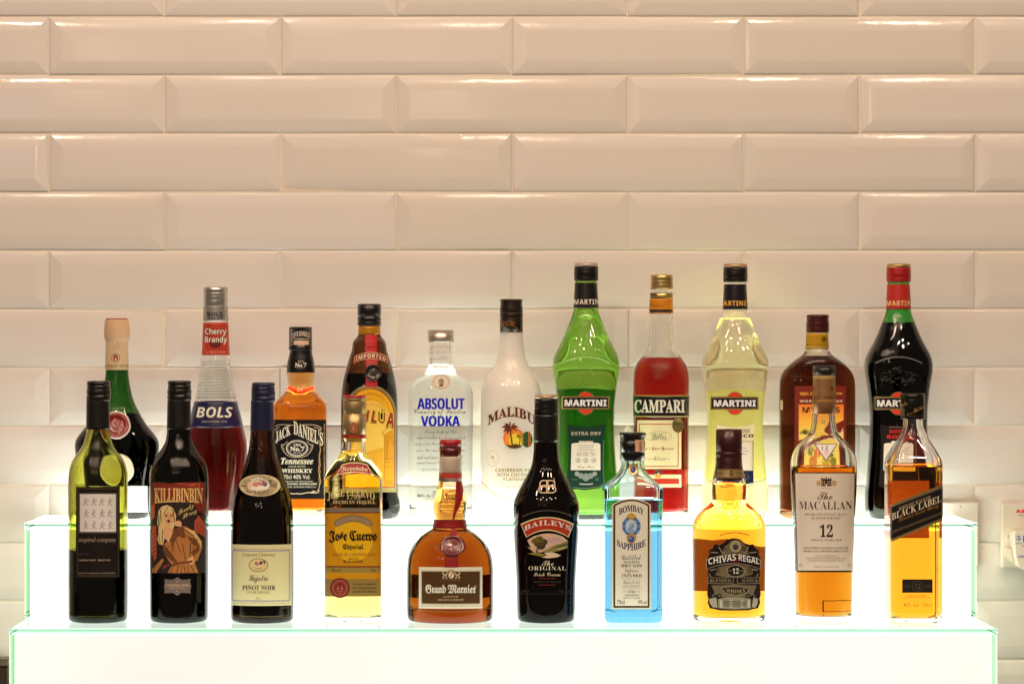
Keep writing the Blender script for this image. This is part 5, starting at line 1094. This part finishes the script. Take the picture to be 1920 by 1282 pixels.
# ---- dark rum
def dark_rum():
    b = Bottle('rum_bottle', 'broad flat bottle of dark brown rum with maroon cap behind the pale-labelled whisky', 'rum bottle', 1532.2, 'b',
        [(971, 68.6), (962, 70), (900, 70.4), (735, 70.8), (718, 70.2), (706, 68), (696, 63), (686, 54.6), (677, 44.4), (670, 34.4), (664, 26.6), (657, 22.2), (650, 20.8), (620, 20), (604, 19.5)],
        606, 668, glass('brown_rum_glass', (.91, .82, .68)), liquid('dark_rum', (.032, .004, .002)), n=[(971, 3.2), (705, 3), (665, 2)], ratio=[(971, .50), (705, .50), (665, 1)])
    mc = pm('#4a120f', .33, .2, .35, 'maroon_metal')
    b.cap('cap', [(590, 20), (591.5, 21.2), (595, 21.3), (596.5, 20.4), (599, 20.6), (601, 21.2), (602.5, 20.5), (605, 21.4), (612, 21.6), (613, 21.2), (614, 21.6), (622, 21.5), (624, 20.8)], mc, 1)
    b.sleeve('neck_band', 625, 653.5, pm('#c49a10', .42, 0, .1, 'mustard_band'), .0006)
    a = Art(b.P, 1445, 580, 6.106, base=.0008)
    a.ell(612, 342, 30, 34, '#3a3214').up().ring(612, 340, 22, 24, 5, '#c49a10', 18).T('IMPORTED', 515, 404, 700, 420, '#3a3214', 'b', sp=1.5).T('RUM', 380, 402, 440, 416, '#3a3214', 'b').rect(400, 432, 672, 438, '#e0cf7a'); a.done('neck_print', b.root)
    a = Art(b.P, 1445, 580, 6.106)
    a.rect(272, 874, 866, 2330, '#6a1f12').up().box(306, 902, 838, 2300, 4, '#8e3a22')
    for i in range(12):
        y0 = 1088+i*27; t = i/11
        c = '#%02x%02x%02x' % (int(226+t*8), int(120+t*72), int(44+t*30)); a.rect(322, y0, 834, y0+27.5, c)
    a.rect(322, 1400, 834, 1990, '#e3bd58').up()
    a.T('100% FINE', 330, 948, 560, 986, '#dc9a3c', 'h', off=.004).T('JAMAICAN RUM', 590, 948, 818, 986, '#dc9a3c', 'h', off=.004).T('WORLD FAMOUS', 332, 1036, 822, 1064, '#e0bfa8', 'h', off=.01, sp=1.2)
    a.T("MYERS'S", 362, 1118, 792, 1184, '#3a1a10', 'h', off=.006).T('RUM', 540, 1262, 640, 1310, '#7a5a1c', 'h')
    for i in range(9):
        t = math.radians(-165+i*19); a.line([(395, 1430), (395+30*math.cos(t), 1430+45*math.sin(t)), (395+62*math.cos(t), 1430+75*math.sin(t)+16)], 8, '#4a4a1c')
    a.poly([(300, 1510), (500, 1440), (660, 1350), (850, 1260), (850, 1390), (660, 1460), (500, 1560), (300, 1640)], '#6a1f12').up()
    a.T('Original Dark', 318, 1470, 836, 1560, '#e6cdb4', 's', slope=-.46, off=.004)
    for x, y, r, c in ((420, 1640, 46, '#7a7a2c'), (520, 1660, 50, '#c0662c'), (600, 1640, 44, '#8a7a2a'), (700, 1660, 50, '#5c6a24'), (460, 1740, 60, '#b8742c'), (640, 1750, 60, '#a8882c'), (740, 1740, 44, '#6a6a24')): a.ell(x, y, r, r*.9, c, 14)
    a.done('label', b.root)
    a = Art(b.P, 1445, 580, 6.106, base=.0003); a.rect(104, 1042, 140, 1150, '#c9c39a').lines([1080, 1100, 1120], 106, 138, '#8a8464', 5, 2); a.done('side_tag', b.root)
dark_rum()

# ---------------------------------------------------------------- wall sockets
def plate(name, label, x0, x1, y0, y1, th=.010):
    k = F/(D+WY-.012); f = lambda px: (px-VX)/k; g = lambda py: HZ+(VY-py)/k
    cx_, cz = f((x0+x1)/2), g((y0+y1)/2); r = empty(name, (cx_, WY-.0078, cz)); tag(r, label, 'wall plate')
    bm = bmesh.new(); add_box(bm, f(x0)-cx_, f(x1)-cx_, -th, .004, g(y1)-cz, g(y0)-cz, .003, 0, 3)
    from_bm('face_plate', bm, [pm('#e6dfd2', .3, 0, .2, 'white_plastic')], r, smooth=False)
    return r, f, g, cx_, cz
r, f, g, cx_, cz = plate('blank_plate', 'plain white wall plate half hidden behind the right end of the upper step', 1692, 1834.5, 940.5, 1062)
bm = bmesh.new(); bmesh.ops.create_uvsphere(bm, u_segments=12, v_segments=8, radius=.0022); [setattr(v, 'co', Vector((v.co.x+f(1798)-cx_, v.co.y*.4-.010, v.co.z+g(949)-cz))) for v in bm.verts]
from_bm('screw_cover', bm, [pm('#cfc6b4', .4, name='screw_cover')], r)
r, f, g, cx_, cz = plate('socket_plate', 'white wall socket plate with red lettering at the right edge', 1876, 2018, 942.5, 1064)
class Flat:
    def __init__(s, y, r): s.y = y; s.r = r; s.k = F/(D+y)
    def front(s, px, py, off=0, side=-1): return Vector(((px-VX)/s.k-s.r.location.x, s.y-off-s.r.location.y, HZ+(VY-py)/s.k-s.r.location.z))
a = Art(Flat(WY-.0178, r)); a.T('ABB', 1904, 954.5, 1934, 961, '#c8281e', 'h', off=.03).T('Safety switch', 1909, 964, 1935, 967, '#4a4640', 'h'); a.done('lettering', r, dx=50, dy=50)
def screw(x, y):
    bm = bmesh.new(); bmesh.ops.create_uvsphere(bm, u_segments=20, v_segments=10, radius=.0036)
    for v in bm.verts: v.co = Vector((v.co.x+f(x)-cx_, v.co.y*.45-.010, v.co.z+g(y)-cz))
    from_bm('screw', bm, [pm((.50, .45, .32), .3, .9, 0, 'brass')], r)
screw(1891.5, 1004.5)
k = F/(D+WY-.045); f2 = lambda px: (px-VX)/k; g2 = lambda py: HZ+(VY-py)/k
pr = tag(empty('plug', (f2(1935), WY-.0185, g2(1032))), 'white plug with blue sticker pushed into the wall socket', 'plug')
bm = bmesh.new(); V = []
o_ = [(1899, 1000), (1904, 995), (1990, 995), (1990, 1068), (1920, 1068), (1909, 1062), (1903, 1045)]
lo = []
for dep, kk in ((0, 1.0), (-.022, 1.0), (-.026, .985), (-.028, .95)):
    lo.append([bm.verts.new(((f2(1945+(x-1945)*kk)-pr.location.x), dep, g2(1031+(y-1031)*kk)-pr.location.z)) for x, y in o_])
for p, q in zip(lo, lo[1:]):
    for i in range(len(o_)): bm.faces.new((p[i], p[(i+1) % len(o_)], q[(i+1) % len(o_)], q[i]))
bm.faces.new(lo[-1]); bm.faces.new(lo[0][::-1])
from_bm('plug_body', bm, [pm('#e9e2d4', .35, 0, .2, 'plug_plastic')], pr, smooth=False)
bm = bmesh.new()
q = [(1886, 1036), (1890, 1028), (1901, 1030), (1906, 1056), (1900, 1056), (1888, 1046)]
lo = [[bm.verts.new((f2(x)-pr.location.x, dp, g2(y)-pr.location.z)) for x, y in q] for dp in (0, -.014)]
for i in range(6): bm.faces.new((lo[0][i], lo[0][(i+1) % 6], lo[1][(i+1) % 6], lo[1][i]))
bm.faces.new(lo[1]); bm.faces.new(lo[0][::-1]); bmesh.ops.recalc_face_normals(bm, faces=bm.faces[:]); bmesh.ops.bevel(bm, geom=bm.edges[:], offset=.0015, segments=2, affect='EDGES')
from_bm('plug_grip', bm, [pm('#e9e2d4', .35, 0, .2, 'plug_plastic')], pr, smooth=False)
a = Art(Flat(WY-.0185-.0281, pr), 1850, 900, 6.743)
a.rect(368, 695, 600, 782, '#e2e2de').up().rect(458, 698, 600, 782, '#1c4fb0').line([(372, 740), (405, 712), (440, 740), (405, 768), (372, 740)], 8, '#1c3f80').rect(372, 700, 445, 708, '#1c3f80').rect(396, 732, 420, 748, '#1c3f80')
for i in range(3): a.poly([(372+i*28, 786), (388+i*28, 786), (380+i*28, 808)], '#3a4a5c')
a.rect(450, 824, 475, 834, '#6a6a6a').T('UNISEAL', 398, 950, 560, 974, '#2c5aa8', 'h', off=.02)
a.done('sticker', pr, dx=50, dy=50)
